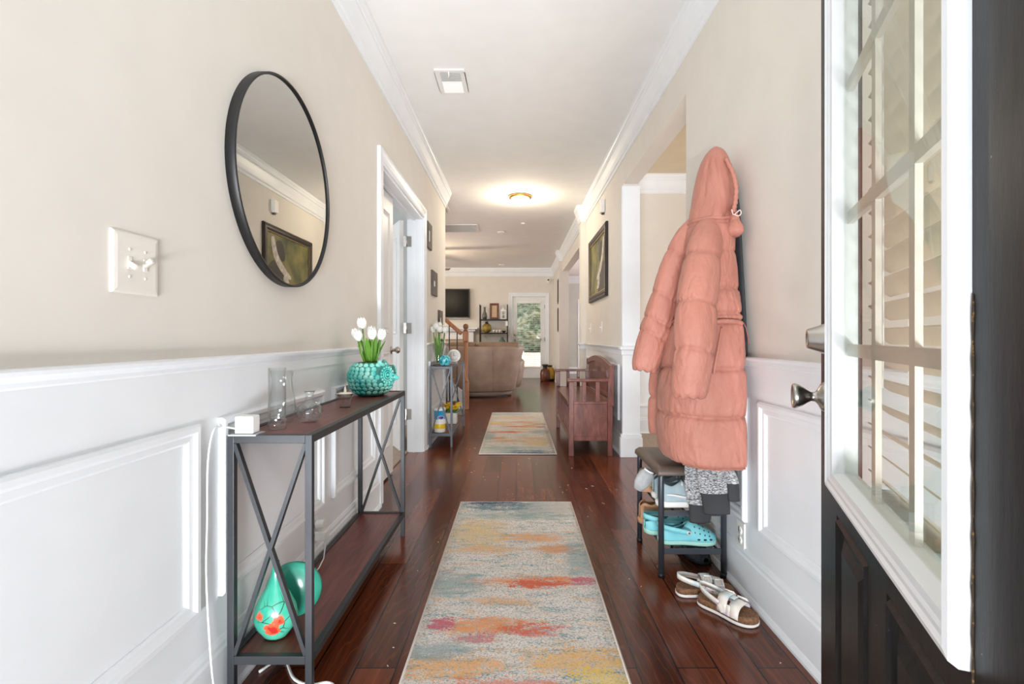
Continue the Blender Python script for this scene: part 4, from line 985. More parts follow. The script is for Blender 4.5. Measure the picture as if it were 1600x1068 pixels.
fb = thing('yellow_bloom', (-0.668, 5.42, z2), 'little yellow flower head in a small pot behind the white dial', 'flower')
MB().lathe([(0.001, z2), (0.022, z2), (0.03, z2+0.06), (0.026, z2+0.06), (0.001, z2+0.05)], (-0.668, 5.42, 0), 20, cap0=False, cap1=False).build('pot', M['white_cer'], fb)
def petals(mb, c, r, nn, rnd):
    for k in range(nn):
        a = 2*PI*k/nn+rnd.random(); el = 0.2+rnd.random()*0.9
        d = Vector((math.cos(a)*math.cos(el), math.sin(a)*math.cos(el), math.sin(el)))
        mb.sphere(Vector(c)+d*r*0.6, r*0.55, 8, 5, 1, 0.7, 0.35, d.to_track_quat('X', 'Z').to_matrix())
rnd = random.Random(4)
mb = MB(); petals(mb, (-0.668, 5.42, z2+0.09), 0.035, 12, rnd); mb.build('bloom', M['yellow_petal'], fb)

# lower shelf : wipes tub, flower box, wooden block
zl = 0.125
ws = thing('wipes_tub', (-0.748, 4.86, zl), 'white tub with blue and yellow bands on the lower shelf of the farther console', 'tub')
def band_mat():
    n = N('printed_band'); s = n.new('ShaderNodeSeparateXYZ'); n.link(n.coord(), s.inputs[0])
    c = n.ramp(n.mask(s.outputs[2], 0.02, 0.22), [(0.0, rgb((240, 238, 232))), (0.08, rgb((244, 206, 40))), (0.30, rgb((244, 214, 60))), (0.32, rgb((244, 244, 242))), (0.52, rgb((244, 244, 242))), (0.54, rgb((40, 160, 214))), (1.0, rgb((30, 140, 204)))], 'CONSTANT')
    n.set(color=c, rough=0.35); return n.m
MB().lathe([(0.001, zl), (0.052, zl), (0.054, zl+0.004), (0.054, zl+0.22), (0.001, zl+0.22)], (-0.748, 4.86, 0), 36, cap0=False, cap1=False).build('printed_body', band_mat(), ws)
MB().lathe([(0.056, zl+0.212), (0.056, zl+0.232), (0.048, zl+0.238), (0.001, zl+0.240)], (-0.748, 4.86, 0), 36, cap0=False, cap1=False).build('lid', M['plastic'], ws)
dv = Vector((0.35, -0.93, 0)).normalized(); Rl = dv.to_track_quat('Z', 'Y').to_matrix()
for r, dd, m_ in ((0.030, 0.0, mat('label_white', (246, 246, 246), .4)), (0.024, 0.0012, mat('label_red', (206, 60, 66), .4)), (0.019, 0.0024, mat('label_blue', (40, 80, 170), .4))):
    rings = []
    for q in (0.0, 0.5, 1.0):
        ring = []
        for k in range(28):
            a = 2*PI*k/28; u = r*1.15*q*math.cos(a)/0.054; w = r*0.62*q*math.sin(a)
            p = Rl @ Vector((math.sin(u)*(0.0545+dd), 0, math.cos(u)*(0.0545+dd)))
            ring.append(Vector((-0.748+p.x, 4.86+p.y, zl+0.145+w)))
        rings.append(ring)
    MB().rings(rings, True, False, False, True).build('oval_emblem', m_, ws)
fx = thing('flower_box', (-0.705, 5.36, zl), 'white planter box of yellow flowers on the lower shelf of the farther console', 'planter')
MB().box(-0.765, -0.640, 5.30, 5.42, zl, zl+0.115).build('box', M['white_cer'], fx, bevel=0.004)
mb = MB(); lf = MB()
for k in range(16):
    c = (-0.785+rnd.random()*0.17, 5.29+rnd.random()*0.14, zl+0.15+rnd.random()*0.05)
    MB_ = MB(); petals(MB_, c, 0.032, 9, rnd); MB_.build('bloom', M['yellow_petal'], fx)
for k in range(26):
    a = rnd.random()*6.28; p = Vector((-0.70+rnd.uniform(-.05, .05), 5.36+rnd.uniform(-.04, .04), zl+0.11)); q = p+Vector((math.cos(a)*0.07, math.sin(a)*0.06, 0.03+rnd.random()*0.05))
    lf.sphere((p+q)/2, 0.035, 8, 5, 1, 0.35, 0.15, (q-p).to_track_quat('X', 'Z').to_matrix())
lf.build('leaves', M['leaf'], fx)
one(B(-0.80, -0.69, 5.66, 5.76, zl, zl+0.19), 'wooden_box', mat('greyed_wood', (120, 104, 92), 0.7, c2=(96, 82, 72), var=14), 'brownish grey wooden box behind the yellow flower box', 'box', bevel=0.003)

# ------------------------------------------------------------------ hall bench
bx0, bx1, by0, by1 = 0.462, 0.845, 4.38, 5.80
bn = thing('hall_bench', ((bx0+bx1)/2, (by0+by1)/2, 0), 'dark mahogany storage bench with slatted arched back along the right wall', 'bench')
pw = 0.042
for x in (bx0, bx1-pw):
    for y in (by0, by1-pw): B(x, x+pw, y, y+pw, 0, 0.655).build('leg', M['bench'], bn, bevel=0.003)
for y in (by0, by1-pw):
    B(bx0-0.012, bx1+0.0, y-0.006, y+pw+0.006, 0.655, 0.68).build('arm_rail', M['bench'], bn, bevel=0.006)
    for xc in (bx0+0.135, bx0+0.255): B(xc-0.018, xc+0.018, y+0.012, y+0.03, 0.475, 0.655).build('arm_slat', M['bench'], bn, bevel=0.002)
    mb = MB().box(bx0+pw, bx1-pw, y+0.012, y+0.030, 0.15, 0.475).box(bx0+pw, bx1-pw, y+0.006, y+0.036, 0.455, 0.48).box(bx0+pw, bx1-pw, y+0.006, y+0.036, 0.135, 0.175)
    mb.build('end_panel', M['bench'], bn, bevel=0.003)
B(bx0-0.006, bx1-0.03, by0+pw+0.002, by1-pw-0.002, 0.455, 0.478).build('seat_lid', M['bench'], bn, bevel=0.004)
mb = MB().box(bx0+0.008, bx0+0.03, by0+pw, by1-pw, 0.135, 0.19).box(bx0+0.008, bx0+0.03, by0+pw, by1-pw, 0.405, 0.45)
k = 0; y = by0+pw+0.04
while y < by1-pw-0.05:
    mb.box(bx0+0.010, bx0+0.026, y, y+0.045, 0.19, 0.405); y += 0.115
mb.build('front_panel', M['bench'], bn, bevel=0.002)
B(bx0+0.030, bx0+0.036, by0+pw, by1-pw, 0.145, 0.45).build('front_backing', M['frame_dark'], bn)
B(bx0+0.037, bx1-pw, by0+pw, by1-pw, 0.14, 0.155).build('bottom_board', M['frame_dark'], bn)
B(bx1-0.045, bx1-0.03, by0+pw, by1-pw, 0.14, 0.50).build('back_board', M['bench'], bn)
# arched back : slats between rails
bxb = bx1+0.004
poly = []
for k in range(25):
    u = k/24; poly.append((by0-0.01+(by1-by0+0.02)*u, 0.800+0.062*math.sin(PI*u)**1.2))
top = poly+[(a, b-0.055) for a, b in reversed(poly)]
MB().prism(top, lambda a, b, d: (d, a, b), bxb-0.030, bxb+0.004).build('back_rail', M['bench'], bn, bevel=0.003)
B(bxb-0.026, bxb-0.002, by0+pw, by1-pw, 0.50, 0.545).build('back_lower_rail', M['bench'], bn)
mb = MB(); y = by0+0.05
while y < by1-0.05:
    u = (y-by0)/(by1-by0); zt_ = 0.800+0.062*math.sin(PI*u)**1.2-0.05
    mb.box(bxb-0.020, bxb-0.008, y, y+0.026, 0.54, zt_); y += 0.040
mb.build('back_slats', M['bench'], bn)
for y in (by0-0.008, by1-0.034): B(bxb-0.034, bxb+0.006, y, y+0.042, 0.44, 0.80).build('back_post', M['bench'], bn, bevel=0.004)

# ------------------------------------------------------------------ staircase foot, newel, rail
st = bpy.data.objects.new('stairs', None); COL.objects.link(st); st.location = (-1.1, 7.7, 0); OFF[st.name] = Vector(st.location)
st['kind'] = 'structure'
sx = -0.80; run, rise = 0.235, 0.185
for k in range(7):
    x1 = sx-run*k
    MB().box(x1-run, x1-0.02, 7.36, 8.28, 0, rise*(k+1)-0.03).build('riser', mat('stair_riser', (206, 200, 192), 0.6) if k == 0 else bpy.data.materials['stair_riser'], st)
    B(x1-run-0.01, x1+0.012, 7.36, 8.28, rise*(k+1)-0.03, rise*(k+1)).build('tread', M['walnut'] if k > 0 else M['carpet'], st, bevel=0.006)
poly = [(sx+0.03, 0), (sx+0.03, 0.24), (sx-run*7, 0.24+rise*7+0.08), (sx-run*7, 0)]
MB().prism(poly, lambda a, b, d: (a, d, b), 7.31, 7.355).build('stringer', M['trim'], st)
ry = 7.26
nw = thing('newel_post', (-0.74, ry, 0), 'turned oak newel post at the foot of the staircase', 'post')
MB().box(-0.785, -0.695, ry-0.045, ry+0.045, 0, 0.40).build('square_base', M['walnut'], nw, bevel=0.006)
MB().lathe([(0.045, 0.40), (0.040, 0.42), (0.034, 0.43), (0.030, 0.46), (0.027, 0.70), (0.026, 0.90), (0.032, 0.93), (0.028, 0.945), (0.036, 0.97), (0.03, 0.985)], (-0.74, ry, 0), 28).build('turned_shaft', M['walnut'], nw)
MB().box(-0.780, -0.700, ry-0.04, ry+0.04, 0.985, 1.135).build('square_head', M['walnut'], nw, bevel=0.006)
MB().lathe([(0.03, 1.135), (0.036, 1.145), (0.022, 1.16), (0.038, 1.185), (0.042, 1.205), (0.034, 1.232), (0.012, 1.245), (0.001, 1.246)], (-0.74, ry, 0), 24).build('finial', mat('dark_oak', (120, 78, 52), 0.4), nw)
slope = rise/run*1.12
hr = thing('stair_handrail', (-1.3, ry, 1.3), 'sloping oak handrail with dark iron balusters rising from the newel post', 'handrail')
MB().bar((-0.800, ry, 1.075+0.025*slope), (-2.40, ry, 1.075+1.625*slope), 0.06, 0.055).build('rail', M['walnut'], hr, bevel=0.012, seg=3)
for k in range(12):
    x = -0.865-0.115*k
    z0_ = 0.24+0.03+(sx+0.03-x)*(rise*7+0.08)/(run*7+0.03)
    MB().tube([(x, ry+0.07, z0_-0.3 if z0_ > 0.6 else 0.0), (x, ry+0.0, z0_), (x, ry, 1.05+(-0.775-x)*slope)], 0.0085, 8).build('baluster', M['iron'], hr)

# ------------------------------------------------------------------ curved leather sofa, its back to the hall
sf = thing('leather_sofa', (-0.85, 9.05, 0), 'brown leather sofa with a rounded back turned to the hall', 'sofa')
def sofa_ring(z, xr, yf, xl=-2.05, yb=9.55, n_=64):
    cx, cy = (xr+xl)/2, (yf+yb)/2; a, b = (xr-xl)/2, (yb-yf)/2; out = []
    for k in range(n_):
        t = 2*PI*k/n_; c, s = math.cos(t), math.sin(t); p = 2/3.0
        out.append(Vector((cx+a*math.copysign(abs(c)**p, c), cy+b*math.copysign(abs(s)**p, s)-0.06*math.cos(PI*(a*c)/(2*a))*(1 if s < 0 else 0), z)))
    return out
rings = [sofa_ring(z, xr, yf) for z, xr, yf in ((0.10, -0.02, 8.66), (0.12, -0.01, 8.64), (0.30, 0.02, 8.60), (0.50, 0.06, 8.56), (0.70, 0.10, 8.53), (0.84, 0.13, 8.52), (0.87, 0.135, 8.525), (0.885, 0.125, 8.54), (0.89, 0.09, 8.58), (0.885, 0.0, 8.7))]
MB().rings(rings).build('back_shell', M['leather'], sf)
rings = [sofa_ring(z, xr, yf) for z, xr, yf in ((0.02, -0.10, 8.74), (0.02, -0.09, 8.72), (0.098, -0.07, 8.70), (0.10, -0.09, 8.72))]
MB().rings(rings).build('plinth', M['leather'], sf)
B(-1.95, -0.16, 8.78, 9.4, 0, 0.03).build('glide_base', M['black'], sf)
def cushion(x0, x1, y0, y1, z0, z1, name, m_):
    rings = []
    for i in range(11):
        u = i/10; k = (1-abs(2*u-1)**3.0)**0.45 if 0 < u < 1 else 0.3
        cx, cy = (x0+x1)/2, (y0+y1)/2; a, b = (x1-x0)/2*(0.86+0.14*k), (y1-y0)/2*(0.55+0.45*k); ring = []
        for q in range(40):
            t = 2*PI*q/40; c, s = math.cos(t), math.sin(t)
            ring.append(Vector((cx+a*math.copysign(abs(c)**0.35, c), cy+b*math.copysign(abs(s)**0.5, s), z0+(z1-z0)*u+0.006*noise.noise(Vector((cx+a*c*5, s*4, u*3))))))
        rings.append(ring)
    return MB().rings(rings).build(name, m_, sf)
cushion(-0.70, 0.06, 8.66, 8.98, 0.80, 0.965, 'back_cushion', M['leather2'])
cushion(-1.42, -0.71, 8.66, 8.98, 0.80, 0.965, 'back_cushion', M['leather2'])
cushion(-2.0, -1.43, 8.66, 8.98, 0.80, 0.965, 'back_cushion', M['leather2'])
MB().rings([[p+Vector((0.05, 0.05, 0)) for p in sofa_ring(z, xr, 8.95, -0.22, 9.75, 40)] for z, xr in ((0.15, 0.02), (0.3, 0.07), (0.5, 0.10), (0.60, 0.10), (0.64, 0.06))]).build('arm', M['leather'], sf)
mb = MB()
def on_shell(z):
    t = (-0.38,); u = sm((z-0.12)/0.72); return 8.555-0.105*u
mb.tube([(-0.40, 8.575-0.14*((z-0.12)/0.74)**0.8, z) for z in [0.13+0.05*k for k in range(15)]], 0.004, 6)
mb.build('seam_piping', M['leather2'], sf)

# ------------------------------------------------------------------ far wall : tv, mantel, shelf unit with pieces
tv = thing('television', (-1.82, YF-0.08, 1.9), 'large black flat television on the far wall above the mantel', 'television')
MB().box(-2.46, -1.19, YF-0.10, YF-0.04, 1.525, 2.275).box(-2.0, -1.7, YF-0.04, YF-0.003, 1.75, 2.05).build('case', M['black'], tv, bevel=0.006)
B(-2.43, -1.22, YF-0.103, YF-0.10, 1.575, 2.245).build('screen', M['screen'], tv)
B(-2.46, -1.19, YF-0.104, YF-0.101, 1.525, 1.545).build('silver_strip', M['silver'], tv)
fpl = bpy.data.objects.new('trim_fireplace', None); COL.objects.link(fpl); fpl.location = (-1.95, YF-0.1, 0); OFF[fpl.name] = Vector(fpl.location); fpl['kind'] = 'structure'
MB().box(-2.95, -0.98, YF-0.26, YF, 1.25, 1.29).box(-2.90, -1.03, YF-0.21, YF, 1.20, 1.25).build('mantel_shelf', M['trim'], fpl, bevel=0.006)
MB().box(-1.30, -1.08, YF-0.14, YF, 0, 1.20).box(-2.85, -2.63, YF-0.14, YF, 0, 1.20).box(-2.63, -1.30, YF-0.12, YF, 1.0, 1.20).build('mantel_surround', M['trim'], fpl, bevel=0.004)
B(-2.63, -1.30, YF-0.07, YF, 0.0, 1.0).build('tile_face', mat('beige_tile', (196, 178, 156), 0.4, c2=(176, 158, 138), var=3), fpl)
B(-2.45, -1.45, YF-0.10, YF-0.07, 0.05, 0.88).build('firebox', M['black'], fpl)

sh = thing('metal_shelf', (-0.56, 12.45, 0), 'dark metal ladder shelf of ornaments against the far wall', 'shelf unit')
sxx0, sxx1, sy0, sy1 = -0.915, -0.215, 12.28, 12.62
for x in (sxx0, sxx1-0.022):
    for y in (sy0, sy1-0.022): B(x, x+0.022, y, y+0.022, 0, 1.86).build('post', M['black'], sh)
SZ = (1.498, 1.163, 0.828, 0.45, 0.12)
for z in SZ: MB().box(sxx0, sxx1, sy0, sy1, z-0.03, z).build('shelf', M['black'], sh)
def vase(name, prof, c, m_, label, cat='vase', extra=None):
    t = thing(name, c, label, cat); MB().lathe([(r, z+c[2]) for r, z in prof], (c[0], c[1], 0), 30, cap0=False, cap1=False).build('body', m_, t)
    if extra: MB().lathe([(r, z+c[2]) for r, z in extra[1]], (c[0], c[1], 0), 24, cap0=False, cap1=False).build(extra[0], extra[2], t)
    return t
smoke = mat('smoky_glaze', (112, 112, 100), 0.25, c2=(84, 86, 78), var=9)
vase('bottle_vase', [(0.001, 0), (0.05, 0), (0.064, 0.06), (0.058, 0.12), (0.028, 0.19), (0.022, 0.26), (0.034, 0.30), (0.028, 0.30), (0.001, 0.25)], (-0.795, 12.42, 1.50), smoke, 'grey bottle vase at the end of the top metal shelf')
pf = thing('photo_frame', (-0.555, 12.45, 1.50), 'brown wooden picture frame standing on the top metal shelf', 'picture frame')
rings = [[Vector((-0.555+s*(0.115-i), 12.47-p+0.0, 1.70+q*(0.20-i))) for s, q in ((-1, -1), (1, -1), (1, 1), (-1, 1))] for i, p in ((0, 0), (0, 0.025), (0.04, 0.03), (0.05, 0.02), (0.05, 0.012))]
MB().rings(rings, True, True, False, False).build('frame', mat('red_brown_wood', (124, 70, 46), 0.4, c2=(88, 46, 32), var=12), pf)
B(-0.622, -0.488, 12.457, 12.461, 1.548, 1.852).build('picture', mat('sepia_print', (206, 178, 146), 0.7), pf)
ln = thing('lantern', (-0.325, 12.45, 1.50), 'white openwork lantern at the door end of the top metal shelf', 'lantern')
mb = MB().box(-0.395, -0.255, 12.38, 12.52, 1.50, 1.525).box(-0.395, -0.255, 12.38, 12.52, 1.70, 1.725)
for x in (-0.395, -0.275):
    for y in (12.38, 12.50): mb.box(x, x+0.02, y, y+0.02, 1.525, 1.70)
for s in (-1, 1): mb.box(-0.36 if s < 0 else -0.30, -0.35 if s < 0 else -0.29, 12.382, 12.39, 1.525, 1.70)
mb.box(-0.375, -0.275, 12.383, 12.39, 1.60, 1.615)
mb.build('cage', M['white_cer'], ln); MB().lathe([(0.085, 1.725), (0.03, 1.765), (0.03, 1.785), (0.001, 1.79)], (-0.325, 12.45, 0), 4, cap0=False, cap1=False, smooth=False).build('roof', M['white_cer'], ln)
MB().tube([(-0.325+0.022*math.cos(PI*k/8), 12.45, 1.785+0.03*math.sin(PI*k/8)) for k in range(9)], 0.004, 6).build('ring', M['white_cer'], ln)
MB().tube([(-0.325, 12.45, 1.525), (-0.325, 12.45, 1.62)], 0.03, 16).build('candle', mat('grey_candle', (150, 150, 148), .6), ln)
gold = mat('ochre_glaze', (176, 152, 70), 0.35, c2=(134, 112, 50), var=12)
vase('moon_vase', [(0.001, 0), (0.05, 0), (0.11, 0.05), (0.125, 0.115), (0.11, 0.18), (0.05, 0.222), (0.001, 0.224)], (-0.745, 12.43, 1.165), gold, 'round ochre moon vase with a black neck on the middle metal shelf', 'vase', ('neck', [(0.05, 0.22), (0.036, 0.235), (0.036, 0.265), (0.045, 0.275), (0.001, 0.27)], M['black']))
for x, k in ((-0.56, 'beside the round ochre vase'), (-0.485, 'in the middle of the three on the middle metal shelf'), (-0.41, 'nearest the small dark bowl')):
    t = vase('white_cup', [(0.001, 0), (0.025, 0), (0.033, 0.05), (0.031, 0.075), (0.027, 0.075), (0.001, 0.01)], (x, 12.40, 1.165), M['white_cer'], 'little white cup '+k, 'cup'); t['group'] = 'white cups on the metal shelf'
vase('dark_bowl', [(0.001, 0), (0.03, 0), (0.055, 0.04), (0.05, 0.05), (0.001, 0.02)], (-0.315, 12.40, 1.165), M['frame_dark'], 'small dark bowl near the right post of the middle metal shelf', 'bowl')
vase('teal_vase', [(0.001, 0), (0.05, 0), (0.085, 0.05), (0.088, 0.10), (0.06, 0.16), (0.032, 0.185), (0.032, 0.21), (0.042, 0.222), (0.001, 0.21)], (-0.355, 12.42, 0.83), mat('grey_teal_glaze', (104, 124, 120), 0.3, c2=(80, 102, 100), var=10), 'grey-teal belly vase on the third metal shelf')
one(B(-0.875, -0.80, 12.40, 12.47, 0.83, 0.92), 'small_box', smoke, 'small grey box on the third metal shelf by its left post', 'box', bevel=0.004)
one(B(-0.74, -0.66, 12.40, 12.47, 0.83, 0.90), 'black_box', M['black'], 'small black box on the third metal shelf', 'box', bevel=0.004)
one(MB().tube([(-0.245, 12.272, 1.475), (-0.245, 12.27, 1.45)], 0.002, 6).box(-0.275, -0.215, 12.262, 12.268, 1.33, 1.45), 'hanging_tag', M['mat_white'], 'white tag hanging from the top metal shelf under the lantern', 'tag')
vase('floor_jug', [(0.001, 0), (0.10, 0), (0.115, 0.02), (0.12, 0.18), (0.10, 0.27), (0.055, 0.30), (0.001, 0.30)], (0.685, 11.95, 0), mat('russet_glaze', (112, 62, 40), 0.3, c2=(80, 40, 28), var=7), 'russet floor jug with a flared black mouth beside the garden door', 'jug', ('mouth', [(0.06, 0.295), (0.045, 0.33), (0.055, 0.36), (0.085, 0.40), (0.001, 0.38)], M['black']))
vase('floor_jug', [(0.001, 0.045), (0.125, 0.045), (0.13, 0.06), (0.13, 0.20), (0.105, 0.29), (0.06, 0.335), (0.001, 0.335)], (0.805, 12.12, 0), mat('ochre_band', (196, 152, 50), 0.4, c2=(170, 126, 40), var=9), 'ochre floor jug with black base and rim in the far corner', 'jug', ('black_base', [(0.001, 0), (0.115, 0), (0.128, 0.02), (0.128, 0.046), (0.001, 0.046)], M['black']))
MB().lathe([(0.062, 0.333), (0.066, 0.35), (0.066, 0.37), (0.001, 0.372)], (0.805, 12.12, 0), 24, cap0=False, cap1=False).build('rim', M['black'], bpy.data.objects['floor_jug.001'])

# ------------------------------------------------------------------ things at the coat hook, right wall
def row_ring(y, xl, xr, Yc, rY, n_, fn, xmax=None, zoff=0.0, pw=1.0):
    z = CH-(y-VY)/F*Yc; c = ((xl+xr)/2-VX)/F; hw = (xr-xl)/2/F*Yc
    rX = math.sqrt(max(hw*hw-(c*rY)**2, (0.35*hw)**2)); xc = c*Yc; out = []
    for k in range(n_):
        a = 2*PI*k/n_; ca, sa = math.cos(a), math.sin(a); m_ = fn(a, y) if fn else 1.0
        x = xc+rX*math.copysign(abs(ca)**pw, ca)*m_; yy = Yc+rY*math.copysign(abs(sa)**pw, sa)*m_
        if xmax is not None and x > xmax: x = xmax-0.004*(1-math.exp(-(x-xmax)*40))
        out.append(Vector((x, yy, z+zoff)))
    return out
def seam_d(y, seams): return min(abs(y-q) for q in seams)
def quilt(a, y, seams, seed, depth, wr, sag=0.0):
    """radius factor of a down-filled tube: tight stitched grooves, full rolls between, creases running out of the grooves"""
    yy = y+sag*math.sin(a*1.0+seed)+2.2*noise.noise(Vector((math.cos(a)*2.5, math.sin(a)*2.5, seed+y*0.004)))
    lo = max([q for q in seams if q <= yy], default=seams[0]-20); hi = min([q for q in seams if q > yy], default=seams[-1]+20)
    u = (yy-lo)/max(1e-6, hi-lo); d = min(yy-lo, hi-yy)
    roll = (max(0.0, 4*u*(1-u)))**0.5
    f = 1.0-depth*(1-roll)-(0.030+depth*1.3)*math.exp(-d/2.2)
    ca, sa = math.cos(a), math.sin(a)
    big = noise.noise(Vector((ca*1.6, sa*1.6, y*0.014+seed)))
    q = abs(noise.noise(Vector((ca*11+seed, sa*11, y*0.012+seed))))
    q2 = abs(noise.noise(Vector((ca*3.2, sa*3.2+seed, (y+30*ca)*0.035))))
    return f+wr*0.8*big-wr*2.6*math.exp(-d/16.0)*(0.35-q)-wr*0.9*(0.30-min(0.3, q2*1.6))
ct = thing('puffer_coat', (0.80, 2.12, 1.2), 'long dusty pink hooded puffer coat hanging on the right wall over the shoe rack', 'coat')
XM = 0.898
body_keys = [(334, 1080, 1146, 2.12, .085), (346, 1075, 1148, 2.12, .10), (370, 1067, 1147, 2.12, .13), (420, 1060, 1149, 2.12, .16), (470, 1054, 1154, 2.12, .18), (520, 1043, 1164, 2.12, .19),
             (560, 1034, 1166, 2.12, .20), (600, 1028, 1168, 2.12, .20), (650, 1026, 1169, 2.12, .20), (690, 1028, 1170, 2.12, .20), (709, 1031, 1170, 2.12, .20), (718, 1035, 1170, 2.12, .197)]
bseams = [334, 404, 462, 498, 508, 577, 646, 719]
def body_fn(a, y):
    return 1.0+0.02+quilt(a, y, bseams, 3.0, 0.030, 0.040, 4.0)-1.0
rings = []
NR = 190
for i in range(NR+1):
    y = 334+(718-334)*i/NR; xl, xr, Yc, rY = interp(body_keys, y)
    # the seams sag a little towards the hall side
    rings.append(row_ring(y, xl, xr, Yc, rY, 160, body_fn, XM, 0.0, 1.0-0.22*sm((y-420)/200)))
hemc = [sum((p for p in rings[-1]), Vector())/160]
for s, dz in ((0.99, -0.003), (0.98, 0.0), (0.975, 0.03)):
    rings.append([hemc[0]+(p-hemc[0])*s+Vector((0, 0, dz)) if s < 0.99 else p for p in rings[NR]])
for r_ in rings:
    for p in r_: p.z += 0.010*math.sin((p.y-1.9)*9)*(1 if p.z < 1.5 else 0.3)
MB().rings(rings, True, True, False, True).build('coat_body', M['coat'], ct)
# far front edge of the coat, hanging open behind the body
pk = [(540, 1022, 1062, 2.40, .05), (600, 1013, 1058, 2.40, .055), (650, 1012, 1056, 2.40, .055), (677, 1013, 1052, 2.40, .05)]
rings = []
for i in range(61):
    y = 540+137*i/60; k = interp(pk, y)
    rings.append(row_ring(y, *k, 48, lambda a, y: quilt(a, y, [540, 618, 680], 8.0, .12, .06), XM))
MB().rings(rings).build('front_edge', M['coat'], ct)
def sleeve(keys, seams, seed, name='sleeve'):
    """keys: (y, x_center, half px, Y)"""
    rings = []; n_ = 64; m_ = 110; y0, y1 = keys[0][0], keys[-1][0]; cs_ = []
    for i in range(m_+1):
        y = y0+(y1-y0)*i/m_; xc, hp, Y = interp(keys, y); cs_.append((px(xc, y, Y), hp/F*Y, y))
    for i, (c, r_, y) in enumerate(cs_):
        d = (cs_[min(i+1, m_)][0]-cs_[max(i-1, 0)][0]).normalized(); a_ = d.cross(Vector((0, 1, 0))).normalized(); b_ = d.cross(a_).normalized()
        pf_ = min(1, seam_d(y, seams)/14); ring = []
        for k in range(n_):
            a = 2*PI*k/n_; rr = r_*(1.03*quilt(a, y, seams, seed, 0.050, 0.070, 3.0))
            t = (y-y0)/(y1-y0)
            ring.append(c+(a_*math.cos(a)+b_*math.sin(a)*0.92)*rr+d*(0.012*math.cos(a)*(1-pf_)))
        rings.append(ring)
    # gathered cuff
    c, r_, y = cs_[-1]; d = (cs_[-1][0]-cs_[-3][0]).normalized(); last = rings[-1]; cc = sum(last, Vector())/n_
    for s, dz in ((0.92, 0.010), (0.80, 0.016), (0.62, 0.012), (0.52, -0.004), (0.46, -0.03)):
        rings.append([cc+(p-cc)*(s*(1+0.10*math.sin(11*2*PI*k/n_+seed)*(1 if s < 0.9 else 0.3)))+d*(dz+0.004*math.sin(9*2*PI*k/n_)) for k, p in enumerate(last)])
    return MB().rings(rings).build(name, M['coat'], ct)
sleeve([(340, 1112, 5, 2.08), (348, 1110, 15, 2.06), (372, 1104, 24, 2.02), (410, 1097, 28, 1.97), (475, 1088, 31, 1.925), (530, 1085, 32, 1.905), (580, 1080, 29, 1.90), (608, 1077, 27.5, 1.90), (614, 1077, 26.5, 1.90)], [342, 405, 477, 548, 626], 1.0)
sleeve([(338, 1090, 4, 2.14), (346, 1086, 10, 2.15), (366, 1076, 18, 2.16), (400, 1061, 22, 2.18), (450, 1043, 22, 2.20), (500, 1029, 24, 2.21), (545, 1016, 23, 2.21), (568, 1009, 21, 2.21), (574, 1008, 20, 2.21)], [340, 402, 466, 505, 527, 586], 5.0)
# hood
hk = [(230, 1114, 1122, 2.12, .010), (234, 1108, 1128, 2.12, .03), (242, 1100, 1135, 2.12, .055), (256, 1092, 1141, 2.12, .08), (275, 1086, 1147, 2.12, .095), (295, 1082, 1150, 2.12, .10), (318, 1078, 1150, 2.12, .105), (340, 1074, 1147, 2.12, .11), (350, 1074, 1145, 2.12, .108), (353, 1080, 1140, 2.12, .09)]
def hood_fn(a, y):
    t = (y-230)/123; v = quilt(a, y, [200, 353], 12.0, 0.0, 0.05)-1
    # central ridge with a valley on its wall side, gathers at the neck
    d = ((a-(-1.75)+PI) % (2*PI))-PI; d2 = ((a-(-1.05)+PI) % (2*PI))-PI; d3 = ((a-(-2.45)+PI) % (2*PI))-PI
    return 0.985+v+0.045*math.exp(-(d/0.22)**2)-0.10*math.exp(-(d2/0.25)**2)*sm(t*2)-0.05*math.exp(-(d3/0.10)**2)*sm(t*3)*(1-sm((t-0.55)*3))-0.03*sm((t-0.85)*7)*math.sin(9*a)-0.055*math.exp(-((d+0.55-0.9*t)/0.075)**2)*sm((t-0.12)*6)*(1-sm((t-0.62)*5))+0.03*math.exp(-((d+0.42-0.9*t)/0.10)**2)*sm((t-0.12)*6)*(1-sm((t-0.62)*5))
rings = []
for i in range(71):
    y = 230+123*(i/70)**1.25; rings.append(row_ring(y, *interp(hk, y), 96, hood_fn, XM))
MB().rings(rings).build('hood', M['coat'], ct)
hr = []
for k in range(49):
    a = 2*PI*k/48; c_ = row_ring(349, *interp(hk, 347), 48, None, XM)[k % 48]; hr.append(Vector((min(c_.x, 0.886), c_.y, c_.z+0.008*noise.noise(Vector((a*2, 3, 1))))))
MB().tube(hr, [0.0075*(1+0.18*math.sin(k*2.7)) for k in range(49)], 10).build('hood_seam', M['coat'], ct)
fk = [(322, 1141, 1149, 2.04, .02), (335, 1137, 1153, 2.03, .035), (348, 1133, 1159, 2.02, .045), (360, 1130, 1165, 2.01, .05), (366, 1131, 1164, 2.01, .045), (370, 1137, 1156, 2.01, .025)]
rings = [row_ring(322+48*i/30, *interp(fk, 322+48*i/30), 48, lambda a, y: quilt(a, y, [300, 345, 372], 21., .06, .12), XM) for i in range(31)]
MB().rings(rings).build('collar_flap', M['coat'], ct)
